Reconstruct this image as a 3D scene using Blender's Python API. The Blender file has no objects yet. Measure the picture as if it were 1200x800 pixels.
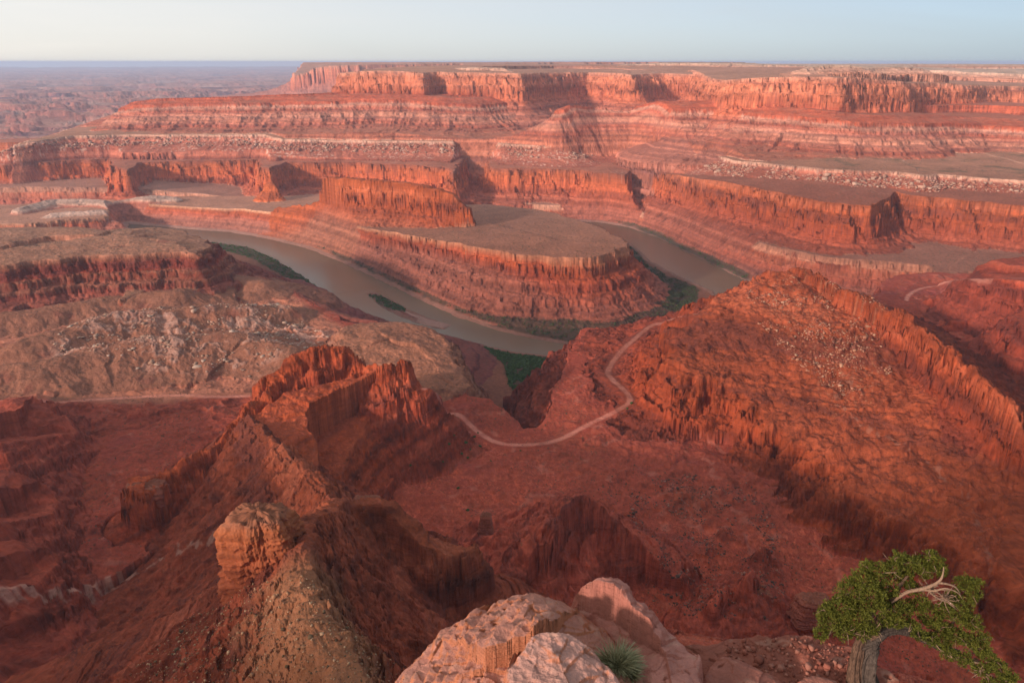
import bpy, bmesh, math, random
import numpy as np
from mathutils import Vector, Matrix, Euler

# ------------------------------------------------------------------ camera
RES = 1.0                     # terrain mesh density
SC = bpy.context.scene
COL = SC.collection
CAMZ = 600.0
PITCH = math.radians(20.0)
FPX = 900.0                   # focal length in pixels of a 1200 px wide frame
cam_d = bpy.data.cameras.new('camera')
cam_d.sensor_width = 36.0
cam_d.lens = 36.0 * FPX / 1200.0
cam_d.clip_start = 0.1
cam_d.clip_end = 200000.0
cam = bpy.data.objects.new('camera', cam_d)
COL.objects.link(cam)
cam.location = (0, 0, CAMZ)
cam.rotation_euler = (math.radians(90) - PITCH, 0, 0)
SC.camera = cam

# ------------------------------------------------------------------ sky, sun, exposure
SUN_EL = math.radians(16.0)
SUN_AZ_DIR = Vector((-0.74, -0.67))          # horizontal direction towards the sun
world = bpy.data.worlds.new('World')
SC.world = world
world.use_nodes = True
wn = world.node_tree
bg = wn.nodes['Background']
sky = wn.nodes.new('ShaderNodeTexSky')
sky.sky_type = 'NISHITA'
sky.sun_disc = False
sky.sun_elevation = SUN_EL
sky.sun_rotation = math.atan2(SUN_AZ_DIR.x, SUN_AZ_DIR.y)
sky.air_density = 0.5
sky.dust_density = 1.0
sky.ozone_density = 1.0
veil = wn.nodes.new('ShaderNodeMix')            # a thin pale overcast veil over the clear sky
veil.data_type = 'RGBA'
wtc = wn.nodes.new('ShaderNodeTexCoord')
wsx = wn.nodes.new('ShaderNodeSeparateXYZ'); wn.links.new(wtc.outputs['Generated'], wsx.inputs[0])
wgr = wn.nodes.new('ShaderNodeMapRange'); wgr.inputs['From Min'].default_value = -0.55; wgr.inputs['From Max'].default_value = 0.6
wn.links.new(wsx.outputs['X'], wgr.inputs['Value'])
wvc = wn.nodes.new('ShaderNodeMix'); wvc.data_type = 'RGBA'
wvc.inputs[6].default_value = (6.3, 5.9, 5.4, 1); wvc.inputs[7].default_value = (2.5, 3.05, 3.5, 1)
wn.links.new(wgr.outputs[0], wvc.inputs[0]); wn.links.new(wvc.outputs[2], veil.inputs[7])
wmp = wn.nodes.new('ShaderNodeMapping'); wmp.inputs['Scale'].default_value = (1.6, 1.6, 13.0)
wno = wn.nodes.new('ShaderNodeTexNoise'); wno.inputs['Scale'].default_value = 1.5; wno.inputs['Detail'].default_value = 5.0; wno.inputs['Distortion'].default_value = 0.6
wrg = wn.nodes.new('ShaderNodeMapRange'); wrg.inputs['From Min'].default_value = 0.3; wrg.inputs['From Max'].default_value = 0.75; wrg.inputs['To Min'].default_value = 0.66; wrg.inputs['To Max'].default_value = 0.82
wn.links.new(wtc.outputs['Generated'], wmp.inputs['Vector']); wn.links.new(wmp.outputs[0], wno.inputs['Vector'])
wn.links.new(wno.outputs['Fac'], wrg.inputs['Value']); wn.links.new(wrg.outputs[0], veil.inputs[0])
wn.links.new(sky.outputs['Color'], veil.inputs[6])
wn.links.new(veil.outputs[2], bg.inputs['Color'])
bg.inputs['Strength'].default_value = 0.155
sun_d = bpy.data.lights.new('sun', 'SUN')
sun_d.energy = 3.9
sun_d.angle = math.radians(3.5)
sun_d.color = (1.0, 0.81, 0.70)
sun = bpy.data.objects.new('sun', sun_d)
COL.objects.link(sun)
sd = Vector((SUN_AZ_DIR.x, SUN_AZ_DIR.y, 0)).normalized() * math.cos(SUN_EL) + Vector((0, 0, math.sin(SUN_EL)))
sun.rotation_euler = sd.to_track_quat('Z', 'Y').to_euler()
vs = SC.view_settings
vs.view_transform = 'Standard'
vs.look = 'None'
vs.exposure = 0.15
vs.gamma = 1.0
vs.use_curve_mapping = False
SC.cycles.use_denoising = True
SC.cycles.volume_bounces = 1
SC.cycles.max_bounces = 6

# ------------------------------------------------------------------ survey helpers: sight lines from the viewpoint to known heights
CP, SP = math.cos(PITCH), math.sin(PITCH)

def at_z(u, v, z):
    """where the sight line through (u, v) meets height z"""
    a, b = (u - 600) / FPX, (400 - v) / FPX
    dx, dy, dz = a, CP + b * SP, -SP + b * CP
    t = (z - CAMZ) / dz
    return (dx * t, dy * t, z)

def at_d(u, v, depth):
    """the point at a known distance along +Y on the sight line through (u, v)"""
    a, b = (u - 600) / FPX, (400 - v) / FPX
    dx, dy, dz = a, CP + b * SP, -SP + b * CP
    t = depth / dy
    return (dx * t, depth, CAMZ + dz * t)

def LZ(z, *pts):
    return [at_z(p[0], p[1], p[2] if len(p) > 2 else z) for p in pts]

def LD(depth, *pts):
    return [at_d(p[0], p[1], p[2] if len(p) > 2 else depth) for p in pts]

# ------------------------------------------------------------------ noise
F = np.float32
_rs = np.random.RandomState(7)
_ang = _rs.rand(256 * 256).astype(F) * F(2 * math.pi)
_GX, _GY = np.cos(_ang), np.sin(_ang)

def pn(x, y):
    """2-D gradient noise, about -0.7..0.7"""
    x = np.asarray(x, F); y = np.asarray(y, F)
    xf = np.floor(x); yf = np.floor(y)
    xi = xf.astype(np.int32); yi = yf.astype(np.int32)
    fx = x - xf; fy = y - yf
    ux = fx * fx * fx * (fx * (fx * 6 - 15) + 10)
    uy = fy * fy * fy * (fy * (fy * 6 - 15) + 10)
    x0 = xi & 255; x1 = (xi + 1) & 255
    y0 = (yi & 255) << 8; y1 = ((yi + 1) & 255) << 8
    def g(i, ax, ay):
        return _GX[i] * ax + _GY[i] * ay
    a = g(y0 | x0, fx, fy); b = g(y0 | x1, fx - 1, fy)
    c = g(y1 | x0, fx, fy - 1); d = g(y1 | x1, fx - 1, fy - 1)
    a += (b - a) * ux
    c += (d - c) * ux
    return a + (c - a) * uy

def fbm(x, y, o=4, gain=0.5, lac=2.03):
    s = 0; am = 1.0; tot = 0
    for i in range(o):
        s = s + F(am) * pn(x + F(17.3 * i), y - F(9.1 * i))
        tot += am
        am *= gain
        x = x * F(lac); y = y * F(lac)
    return s * F(1.5 / tot)

def ridged(x, y, o=3, gain=0.5, lac=2.1):
    """0 in the valleys, 1 along sharp ridges"""
    s = 0; am = 1.0; tot = 0
    for i in range(o):
        n = 1 - np.abs(pn(x + F(31.7 * i), y + F(5.9 * i))) * F(2.0)
        s = s + F(am) * n
        tot += am
        am *= gain
        x = x * F(lac); y = y * F(lac)
    return np.clip(s / F(tot), 0, 1)

_CV = _rs.rand(256 * 256).astype(F) - F(0.5)
_CJX = _rs.rand(256 * 256).astype(F); _CJY = _rs.rand(256 * 256).astype(F)

def cell(x, y):
    """one random value per irregular block, -0.5..0.5, with sharp joints between blocks"""
    x = np.asarray(x, F); y = np.asarray(y, F)
    xi = np.floor(x).astype(np.int32); yi = np.floor(y).astype(np.int32)
    fx = x - xi; fy = y - yi
    best = np.full(x.shape, 9.0, F); val = np.zeros(x.shape, F)
    for oy in (-1, 0, 1):
        for ox in (-1, 0, 1):
            k = (((yi + oy) & 255) << 8) | ((xi + ox) & 255)
            dx = ox + _CJX[k] - fx; dy = oy + _CJY[k] - fy
            d2 = dx * dx + dy * dy
            m = d2 < best
            best = np.where(m, d2, best); val = np.where(m, _CV[k], val)
    return val

def sstep(a, b, x):
    t = np.clip((x - a) / (b - a), 0, 1)
    return t * t * (3 - 2 * t)

# ------------------------------------------------------------------ outlines on the ground
def sdf(X, Y, pts, closed=True):
    """signed distance (outside positive; for a line: right side positive), rim height at the
    nearest rim point and arc length there"""
    n = len(pts)
    best = np.full(X.shape, 1e30, F)
    bz = np.zeros(X.shape, F); bs = np.zeros(X.shape, F); sg = np.ones(X.shape, F)
    ins = np.zeros(X.shape, bool) if closed else None
    s0 = 0.0
    for i in range(n if closed else n - 1):
        x0, y0, z0 = pts[i]; x1, y1, z1 = pts[(i + 1) % n]
        ex, ey = x1 - x0, y1 - y0
        L2 = ex * ex + ey * ey + 1e-9; L = math.sqrt(L2)
        px = X - F(x0); py = Y - F(y0)
        t = np.clip((px * F(ex) + py * F(ey)) * F(1 / L2), 0, 1)
        qx = px - t * F(ex); qy = py - t * F(ey)
        d2 = qx * qx + qy * qy
        m = d2 < best
        best = np.where(m, d2, best)
        bz = np.where(m, F(z0) + t * F(z1 - z0), bz)
        bs = np.where(m, F(s0) + t * F(L), bs)
        if closed:
            c = (Y >= F(min(y0, y1))) & (Y < F(max(y0, y1)))
            if abs(ey) > 1e-6:
                ins ^= c & (px < (py * F(ex / ey)))
        else:
            sg = np.where(m, np.where(F(ex) * py - F(ey) * px > 0, F(-1), F(1)), sg)
        s0 += L
    d = np.sqrt(best)
    d = np.where(ins, -d, d) if closed else d * sg
    return d, bz, bs

def interp(d, prof):
    xs, ys = zip(*prof)
    return (np.interp(d, xs, ys) + np.maximum(d - xs[-1], 0) * 1.2).astype(F)

_BEDZ = np.arange(-60, 760, 3.7)
_BEDV = np.random.RandomState(11).rand(len(_BEDZ)) - 0.5
_BEDV = 0.6 * _BEDV + 0.7 * np.repeat(np.random.RandomState(12).rand(len(_BEDZ) // 4 + 1) - 0.5, 4)[:len(_BEDZ)]

class Ground:
    """a field of points whose height is the highest of all land forms laid over it"""
    def __init__(self, X, Y):
        self.X, self.Y = X.astype(F), Y.astype(F)
        self.R = np.sqrt(self.X ** 2 + self.Y ** 2)
        amp = np.clip(self.R * F(0.007), 1.5, 45)
        lam = np.clip(self.R * F(0.05), 30, 400)
        # two fixed wavelengths near and far, so the warp stays continuous
        w = sstep(1400, 3200, self.R)
        n1x = fbm(self.X / 60, self.Y / 60 + 3.3, 3); n1y = fbm(self.X / 60 + 40.1, self.Y / 60, 3)
        n2x = fbm(self.X / 210, self.Y / 210 + 8.3, 4); n2y = fbm(self.X / 210 + 70.1, self.Y / 210, 4)
        self.WX = self.X + amp * (n1x * (1 - w) + n2x * w) * F(1.5)
        self.WY = self.Y + amp * (n1y * (1 - w) + n2y * w) * F(1.5)
        self.H = np.full(self.X.shape, -50, F)
        self.who = np.zeros(self.X.shape, np.int16)
        self.drop = np.zeros(self.X.shape, F)
        self.d = np.full(self.X.shape, 1e9, F)
        self.forms = [None]
        self.field = {}

    def window(self, pts, reach):
        xs = [p[0] for p in pts]; ys = [p[1] for p in pts]
        m = (self.X > min(xs) - reach) & (self.X < max(xs) + reach) & (self.Y > min(ys) - reach) & (self.Y < max(ys) + reach)
        return np.nonzero(m.ravel())[0]

    def lay(self, name, pts, prof, closed=True, prof_left=None, rise=0.0, rise_max=0.0, flute=0.0, fl_len=20.0,
            gully=0.0, gu_len=60.0, gu_at=40.0, bump=0.0, bump_len=60.0, warp=1.0, crest=0.0, ledge=0.0, ledge_h=8.0, rough=None, within=None, keep=None, tilt=(0.0, 0.0), even=False):
        """prof: (distance outside the rim, drop below the rim) pairs"""
        reach = max(prof[-1][0], prof_left[-1][0] if prof_left else 0) + 60
        ix = self.window(pts, reach)
        if not len(ix):
            return
        X = self.X.ravel()[ix]; Y = self.Y.ravel()[ix]
        WX = X + (self.WX.ravel()[ix] - X) * F(warp); WY = Y + (self.WY.ravel()[ix] - Y) * F(warp)
        d, z, s = sdf(WX, WY, pts, closed)
        if even:                     # level carried smoothly across the inside
            num = np.zeros(X.shape, F); den = np.zeros(X.shape, F)
            for a_, b_ in zip(pts, pts[1:] + pts[:1]):
                n_ = max(1, int(math.hypot(b_[0] - a_[0], b_[1] - a_[1]) / 60))
                for k_ in range(n_):
                    t_ = k_ / n_
                    w_ = 1 / ((X - F(a_[0] + (b_[0] - a_[0]) * t_)) ** 2 + (Y - F(a_[1] + (b_[1] - a_[1]) * t_)) ** 2 + F(900)) ** 1.5
                    num += w_ * F(a_[2] + (b_[2] - a_[2]) * t_); den += w_
            z = np.where(d < 0, num / den, num / den + (z - num / den) * np.clip(d / 40, 0, 1))
        if crest:
            z = z + fbm(s / 35, s * 0, 4) * F(crest)
        a = np.abs(d) if not closed else np.maximum(d, 0)
        if flute:
            k = ridged(s / F(fl_len) + fbm(s / F(fl_len * 3), a * 0, 2) * F(0.8), a / F(fl_len * 5), 3)
            k2 = fbm(s / F(fl_len * 4.5), a / F(fl_len * 9) + F(3.1), 3, 0.55)
            d2 = F(flute) * (F(0.13) * (k - F(0.55)) + F(0.9) * k2)
            d = d + (d2 if closed else d2 * np.sign(d))
        if gully:
            k = ridged(s / F(gu_len) + 9.7, a / F(gu_len * 5), 3)
            amp = F(gully) * sstep(gu_at * 0.3, gu_at * 2.5, a)
            d2 = amp * (F(0.6) - k)
            d = d + (d2 if closed else d2 * np.sign(d))
        if closed:
            dr = interp(d, prof)
        else:
            dr = np.where(d > 0, interp(d, prof), interp(-d, prof_left or prof))
        h = z - dr
        # second pass: beds of unequal hardness and broken blocks, read off the first pass' height
        rg = flute * 0.45 if rough is None else rough
        if rg:
            lay = np.interp(h + fbm(X / 180, Y / 180, 2) * 6, _BEDZ, _BEDV).astype(F)
            blk = fbm(s / F(rg * 2.4), h / F(rg * 1.6), 4, 0.62)
            st = sstep(0, 4, a)
            w_ = fbm(s / F(rg * 6), h / F(rg * 6), 3) * F(0.7)
            b1_ = cell(s / F(rg * 3.6) + w_, h / F(rg * 2.6) + w_)
            b2_ = cell(s / F(rg * 1.5) + w_ + 7, h / F(rg * 1.0) + w_)
            dd = (lay * F(rg * 0.9) + blk * F(rg * 0.7) + b1_ * F(rg * 1.7) + b2_ * F(rg * 0.9)) * st
            if closed:
                dr = interp(d + dd, prof)
            else:
                d = d + dd * np.sign(d)
                dr = np.where(d > 0, interp(d, prof), interp(-d, prof_left or prof))
            h = z - dr
        if closed and rise:
            h = h + np.minimum(np.maximum(-d, 0) * F(rise), F(rise_max))
        if within is not None:      # stays on top of the tier it stands on
            ext = np.maximum(self.field[within].ravel()[ix] + 45, 0) * F(1.6)
            h = h - ext; dr = dr + ext; d = d + (ext > 1) * F(5)
        if keep:
            f = np.full(self.X.size, 1e6, F); f[ix] = d
            self.field[keep] = f
        if bump:
            h = h + fbm(X / F(bump_len), Y / F(bump_len), 5) * F(bump) * sstep(-30, 10, -d if closed else d * 0 + 10)
        if ledge:
            q = (h + X * F(tilt[0]) + Y * F(tilt[1])) / F(ledge_h) + fbm(X / 240, Y / 240, 2) * F(0.8)
            fq = np.floor(q); fr = q - fq
            h = h + (sstep(0.55, 1.0, fr) - fr) * F(ledge * ledge_h) * sstep(0.5, 6, dr)
        Hf = self.H.ravel(); m = h > Hf[ix]
        j = ix[m]
        self.forms.append(name)
        Hf[j] = h[m]
        self.who.ravel()[j] = len(self.forms) - 1
        self.drop.ravel()[j] = dr[m]
        self.d.ravel()[j] = d[m]

OVERLOOK = [(-3600, -700, 598), (-2200, -420, 598), (-1650, -170, 598), (-1250, -190, 598), (-900, -345, 598), (-400, -160, 597), (-120, -40, 595), (-40, -12, 593), (-16, -4, 592), (16, -4, 592), (40, -9, 593), (120, -40, 595), (420, -200, 597), (1500, -900, 597), (2500, -3500, 597), (-3600, -4200, 597)]  # unseen left rim shaped so its shadow covers the near floor and spur
OVERLOOK_PROF = [(0, 0), (6, 60), (12, 70), (18, 150), (60, 190), (160, 275), (300, 360), (470, 430), (580, 478), (650, 530)]

def close(pts, z, *more):
    return pts + [(x, y, z) for x, y in more]

# ------------------------------------------------------------------ the land forms
def build_ground(G):
    X, Y = G.X, G.Y
    # valley bottom beside the river, rising a little from it
    G.forms = ['valley_floor']
    G.H[:] = 2.5 + fbm(X / 80, Y / 80, 3) * 1.5 + np.clip((G.R - 3200) * F(0.01), 0, 20)
    # ---- distant country: badlands cut by small canyons, then the far rim
    far = sstep(3700, 4700, G.R)
    bad = ridged(G.WX / 1500, G.WY / 1500 + 5, 5, 0.55)
    plate = sstep(0.42, 0.50, fbm(X / 2600 + 3, Y / 2600, 5, 0.55) * 0.5 + 0.5)
    plate2 = sstep(0.50, 0.56, fbm(X / 1400 + 13, Y / 1400 + 8, 5, 0.55) * 0.5 + 0.5)
    plate3 = sstep(0.50, 0.55, fbm(X / 600 + 23, Y / 450 + 8, 5, 0.6) * 0.5 + 0.5) * (1 - sstep(12000, 20000, G.R))
    hb = 20 + 55 * plate + 45 * plate2 + 42 * plate3 - 35 * sstep(0.8, 0.95, bad) + np.clip((G.R - 9000) / 50000, 0, 1) * 40
    hb = hb + fbm(X / 300, Y / 300, 4) * 14
    az = X / np.maximum(Y, 1)
    rimw = fbm(az * 9 + 4, az * 0, 4)
    hb = hb + sstep(38000, 46000, G.R) * (25 + 25 * fbm(X / 4000, Y / 4000, 5)) + sstep(52000, 58000, G.R + rimw * 3000) * (35 + 40 * rimw)
    sel = far > 0
    hh = 10 + (hb - 10) * far
    m = sel & (hh > G.H)
    G.H[m] = hh[m]
    G.forms.append('distant_badlands'); G.who[m] = 1

    # ---- the wide bench behind the river and its wall over the water
    D = LZ(60, (300, 234, 62), (430, 232, 62), (520, 233, 58), (600, 237, 56), (650, 241, 56), (700, 240, 56), (735, 245, 56), (770, 255, 61), (800, 264, 71),
           (850, 275, 92), (900, 287, 98), (950, 298, 100), (1000, 304, 102), (1050, 307, 102), (1085, 311, 103), (1100, 319, 103), (1118, 321, 104), (1135, 318, 105), (1200, 330, 105), (1300, 345, 105))
    D = close(D, 105, (2500, 1900), (4500, 4000), (4500, 7000), (-1000, 7000), (-2600, 4500), (-4500, 4100), (-4500, 3300), (-1600, 3250))
    G.lay('river_bench', D, [(0, 0), (4, 16), (12, 20), (18, 38), (30, 46), (36, 60), (70, 85), (110, 110)], flute=9, fl_len=22, bump=4, bump_len=150, ledge=0.8, ledge_h=9, warp=0.6)
    # left bench behind the neck, lower left far
    # ---- red cliff tier
    profE = [(0, 0), (6, 24), (13, 29), (20, 54), (29, 61), (36, 82), (52, 98), (80, 110), (130, 124), (150, 180)]
    EL = LZ(183, (-200, 196), (-60, 194), (0, 193), (60, 190), (128, 186), (138, 197), (150, 199), (165, 190), (230, 188), (300, 187), (306, 196), (318, 198), (335, 190), (400, 190), (480, 193), (520, 196), (532, 203), (538, 190), (545, 184), (560, 183),
            (574, 186, 180), (578, 197, 180), (600, 198, 180), (640, 198, 180), (680, 199, 180), (712, 204, 180), (728, 209, 178), (738, 203, 178), (748, 193, 182), (764, 190, 185), (775, 203, 186), (800, 206, 203),
            (830, 211, 218), (880, 219, 222), (930, 229, 222), (965, 236, 222), (995, 240, 222), (1020, 240, 222), (1040, 232, 222), (1052, 224, 222), (1068, 229, 222), (1100, 231, 222), (1150, 236, 222), (1260, 247, 222))
    EL = close(EL, 225, (2600, 2200), (4500, 4300), (4500, 8000), (-500, 8000), (-1700, 4600), (-2700, 4050), (-4200, 3900))
    G.lay('red_cliff_bench', EL, profE, keep='E', rise=0.05, rise_max=14, flute=26, fl_len=60, gully=30, gu_len=70, gu_at=40, bump=4, bump_len=120, ledge=0.75, ledge_h=11)
    # ---- pale rim bench with rubble below it
    FR = LZ(256, (-10, 178, 255), (40, 166, 270), (85, 159, 278), (100, 159, 278), (150, 158, 278), (200, 158, 278), (250, 158, 278), (310, 158, 278), (330, 163, 264), (370, 164, 260), (400, 165), (460, 165), (520, 166), (600, 169, 250), (650, 172, 250), (664, 172, 250), (676, 170, 250), (700, 168, 250), (740, 168, 250), (765, 170, 252), (785, 174, 252), (800, 180, 252),
            (820, 182, 256), (835, 181, 258), (850, 185, 260), (866, 189, 262), (900, 192, 268), (950, 196, 270), (1000, 199, 270), (1050, 201, 268), (1080, 205, 266), (1100, 204, 265), (1200, 212, 262), (1300, 221, 260))
    FR = close(FR, 275, (2700, 2700), (4500, 4600), (4500, 9000), (-400, 9000), (-1500, 4700), (-2300, 4200))
    G.lay('rim_bench', FR, within='E', keep='F', prof=[(0, 0), (4, 12), (40, 30), (120, 54), (180, 64), (195, 200)], rise=0.02, rise_max=12, flute=14, fl_len=50, gully=10, gu_len=50, gu_at=10, bump=3, bump_len=100, warp=0.8)
    # ---- dark slope tier crowned by a thin ledge
    profH = [(0, 0), (3, 11), (22, 27), (26, 36), (70, 58), (76, 67), (140, 94), (146, 101), (220, 117), (340, 127), (420, 132), (430, 300)]
    HA = LD(4050, (135, 128, 4060), (160, 124, 4050), (200, 122, 4040), (300, 121, 4030), (390, 119, 4040), (425, 117, 4060), (480, 118, 4050), (520, 121, 4020), (560, 123, 4020), (590, 121, 4120), (600, 117, 4400), (400, 113, 4400), (300, 117.5, 4180), (200, 118.5, 4150), (150, 123, 4120))
    HB = LD(3500, (650, 130, 3540), (680, 128, 3500), (700, 127, 3500), (760, 127, 3480), (820, 128, 3440), (850, 129, 3380), (880, 132, 3220), (930, 136, 3120), (975, 141, 3010), (1010, 144, 2990), (1060, 145, 3000), (1110, 144, 3100), (1150, 147, 3130), (1200, 150, 3050), (1300, 155, 2950))
    HB = close(HB, 395, (2900, 3300), (2200, 4000), (1300, 3700)) + LD(3600, (860, 124, 3620), (700, 125, 3640), (655, 128, 3620))
    for h_ in (HA, HB):
        G.lay('ledge_slope', h_, profH, within='F', rise=0.32, rise_max=26, flute=14, fl_len=60, gully=70, gu_len=80, gu_at=50, bump=3, bump_len=80, ledge=0.45, ledge_h=14, rough=5)
    for pts, dp in (([(165, 119), (185, 115.5), (205, 115), (225, 119), (240, 122)], 4700), ([(250, 120), (285, 116), (330, 116), (350, 119)], 5100), ([(205, 125), (240, 121), (260, 123)], 4400)):
        G.lay('ledge_slope', LD(dp, *pts), [(0, 0), (50, 22), (160, 70), (400, 150), (700, 230)], closed=False, gully=40, gu_len=70, gu_at=30)
    # ---- the tall red cliff tier
    profW = [(0, 0), (8, 18), (20, 26), (28, 54), (40, 66), (54, 118), (66, 132), (140, 180), (148, 190), (250, 240), (258, 247), (400, 290), (440, 310), (470, 400)]
    WL = LD(4300, *[(u_, v_, d_ * 0.86) for u_, v_, d_ in ((400, 86, 5000), (412, 84, 4950), (445, 83, 4900), (480, 84, 4880), (494, 86, 4860), (500, 85, 5020), (512, 84, 5080), (524, 85, 5060), (531, 85, 4980), (560, 85, 4960), (600, 86, 4930), (610, 87, 4920), (616, 86, 5150), (650, 85, 5500), (690, 85, 5700), (725, 86, 5500), (736, 87, 5150),
            (742, 88, 5120), (752, 87, 5500), (780, 86, 5650), (812, 87, 5600), (824, 87, 5400), (830, 87, 5700))])
    WL = close(WL, 560, (1500, 5600), (1500, 9500), (-500, 9500), (-900, 5600))
    G.lay('cliff_mesa', WL, profW, flute=34, fl_len=62, rough=11, gully=70, gu_len=110, gu_at=60, bump=3, bump_len=100, ledge=0.3, ledge_h=16, rise=0.04, rise_max=12)
    WR = LD(3400, (838, 93, 3800), (852, 94, 3430), (862, 93, 3400), (890, 91, 3330), (930, 90, 3270), (965, 90, 3220), (980, 91, 3195), (1000, 91, 3270), (1030, 93, 3330), (1058, 96, 3360), (1066, 97, 3450), (1085, 97, 3600), (1115, 98, 3660), (1132, 100, 3680), (1150, 100, 4050), (1180, 101, 4150), (1240, 103, 4100), (1320, 104, 4000))
    WR = close(WR, 552, (5000, 5500), (5000, 9500), (1300, 9500), (1150, 5200))
    G.lay('cliff_mesa', WR, profW, flute=26, fl_len=45, rough=9, gully=60, gu_len=90, gu_at=60, bump=3, bump_len=100, ledge=0.3, ledge_h=14, rise=0.03, rise_max=10)
    # ---- pale domes on top
    profT = [(0, 0), (10, 6), (20, 14), (60, 20), (64, 26), (120, 30), (130, 200)]
    TT = LD(6000, (690, 80, 6200), (730, 76, 6000), (790, 74, 6000), (850, 74.5, 5800), (900, 76, 5700), (960, 78, 5600), (1080, 82, 5200), (1200, 87, 4800), (1300, 89, 4700))
    TT = close(TT, 575, (5000, 5500), (5000, 9500), (1300, 9500))
    G.lay('mesa_cap', TT, profT, flute=30, fl_len=80, bump=6, bump_len=160)
    T2 = LD(3700, (946, 80, 3440), (965, 77.5, 3480), (990, 76.5, 3500), (1003, 78, 3520), (1010, 80.5, 3580), (1035, 79, 3760), (1070, 79, 3800), (1082, 81.5, 3860))
    T2 = close(T2, 574, (2100, 4600), (1700, 4600))
    G.lay('mesa_cap', T2, [(0, 0), (12, 5), (22, 13), (60, 18), (66, 24), (110, 28), (120, 200)], flute=18, fl_len=40, bump=4, bump_len=60)
    T3 = LD(4600, (535, 80, 4600), (560, 79, 4500), (590, 80, 4500), (600, 82, 4640), (560, 80, 4900))
    G.lay('mesa_cap', T3, profT, flute=18, fl_len=50, bump=4)
    # ---- second mesa far behind on the left
    BK = LD(9000, (345, 88, 9600), (372, 79, 9200), (385, 77, 9000), (430, 76, 9000), (520, 75, 9100), (600, 74, 9300), (660, 73, 9500), (780, 73, 9700))
    BK = close(BK, 590, (4000, 14000), (-2400, 14000), (-2700, 10500))
    G.lay('cliff_mesa', BK, [(0, 0), (10, 40), (30, 60), (40, 170), (250, 290), (600, 380), (1200, 420)], flute=60, fl_len=160, gully=120, gu_len=200, gu_at=80, bump=8, bump_len=200)
    # ---- the gooseneck peninsula
    PEN = LZ(70, (-140, 268), (-40, 262), (30, 262), (70, 258), (120, 254), (155, 249), (190, 243, 72), (225, 246, 74), (260, 247, 76), (300, 249, 82), (345, 252, 88), (385, 258, 95), (430, 268, 107), (470, 275, 118), (510, 280, 128), (545, 287, 138), (575, 293, 140), (610, 298, 140), (650, 301, 138), (690, 301, 138), (716, 297, 137), (735, 288, 136),
             (728, 278, 130), (705, 268, 126), (680, 259, 122), (655, 251, 118), (640, 247, 114), (610, 243, 106), (575, 239, 100), (540, 236, 95), (490, 234, 90), (440, 231, 82), (380, 229, 78), (320, 229, 75), (250, 230, 72), (180, 231, 70), (100, 235, 70), (40, 238, 70), (-40, 242, 70), (-140, 246, 70))
    G.lay('gooseneck_mesa', PEN, [(0, 0), (3, 18), (9, 22), (12, 42), (20, 48), (46, 66), (51, 78), (78, 95), (83, 104), (120, 122), (150, 132), (190, 142)], flute=18, fl_len=26, gully=26, gu_len=42, gu_at=40,
          bump=3, bump_len=90, ledge=0.55, ledge_h=8, warp=0.9, rough=6)
    for pts in ([(20, 244, 92), (70, 233, 98), (120, 234, 94), (150, 240, 86)], [(140, 233, 94), (175, 229, 98), (205, 231, 90)], [(60, 250, 84), (110, 246, 86), (160, 244, 82)]):
        G.lay('dome_ridge', LZ(90, *pts), [(0, 0), (10, 4), (30, 12), (36, 20), (70, 34)], closed=False, flute=8, fl_len=40, bump=3)
    # fins on the peninsula
    BT = LD(2450, (362, 212, 2660), (375, 208, 2630), (395, 209, 2600), (430, 211, 2545), (455, 213, 2500), (490, 217, 2440), (515, 223, 2400), (532, 229, 2375), (543, 240, 2360), (552, 246, 2350), (550, 243, 2390), (530, 226, 2430), (500, 218, 2480), (440, 210, 2590), (390, 207, 2680))
    G.lay('fin_butte', BT, [(0, 0), (5, 28), (12, 36), (18, 76), (30, 86), (40, 100), (80, 125), (120, 160)], flute=12, fl_len=26, bump=3, bump_len=30, warp=0.5, crest=8, rough=5)
    G.lay('fin_butte', LD(2700, (372, 216, 2640), (356, 224, 2690), (340, 231, 2740), (322, 235, 2790)), [(0, 0), (5, 10), (10, 26), (22, 40), (50, 62), (90, 110)], closed=False, flute=9, fl_len=22, bump=3, crest=8, rough=4, warp=0.5)
    B2 = LD(3100, (309, 216, 3100), (318, 213, 3100), (326, 222, 3090), (320, 220, 3140))
    G.lay('fin_butte', B2, [(0, 0), (6, 18), (12, 28), (34, 48), (60, 80)], flute=6, fl_len=16, bump=3, bump_len=25, warp=0.4, rough=3)

    # ---- left red terraces with tan caps
    LB = LZ(200, (-200, 322), (-60, 314), (0, 311), (60, 303), (110, 300), (150, 299), (190, 296), (225, 296), (240, 292, 196), (246, 286, 190), (235, 277, 190), (215, 270, 194), (180, 266), (130, 268), (90, 276), (40, 286), (0, 288), (-200, 290))
    G.lay('terraced_bench', LB, [(0, 0), (5, 9), (16, 13), (20, 25), (34, 30), (38, 44), (56, 50), (62, 64), (82, 71), (90, 86), (120, 98), (170, 120), (260, 190)], flute=20, fl_len=34, gully=10, gu_len=40, gu_at=30, bump=5, bump_len=60, rise=0.10, rise_max=14, ledge=0.8, ledge_h=8, warp=1.2, rough=6)
    LB2 = LZ(214, (-200, 300), (0, 290), (20, 284), (60, 276), (110, 275), (125, 270), (90, 266), (40, 266), (-200, 270))
    G.lay('terraced_bench', LB2, [(0, 0), (5, 16), (14, 20), (20, 40), (60, 80), (120, 120)], flute=12, fl_len=30, bump=5, bump_len=60, rise=0.1, rise_max=8, ledge=0.6, rough=5)
    LB3 = LZ(135, (140, 350), (190, 333), (240, 319), (238, 315), (200, 324), (150, 338))
    G.lay('terraced_bench', LB3, [(0, 0), (6, 10), (20, 22), (60, 40), (120, 70)], flute=8, fl_len=30, bump=4, rise=0.1, rise_max=8, rough=4)

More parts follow.
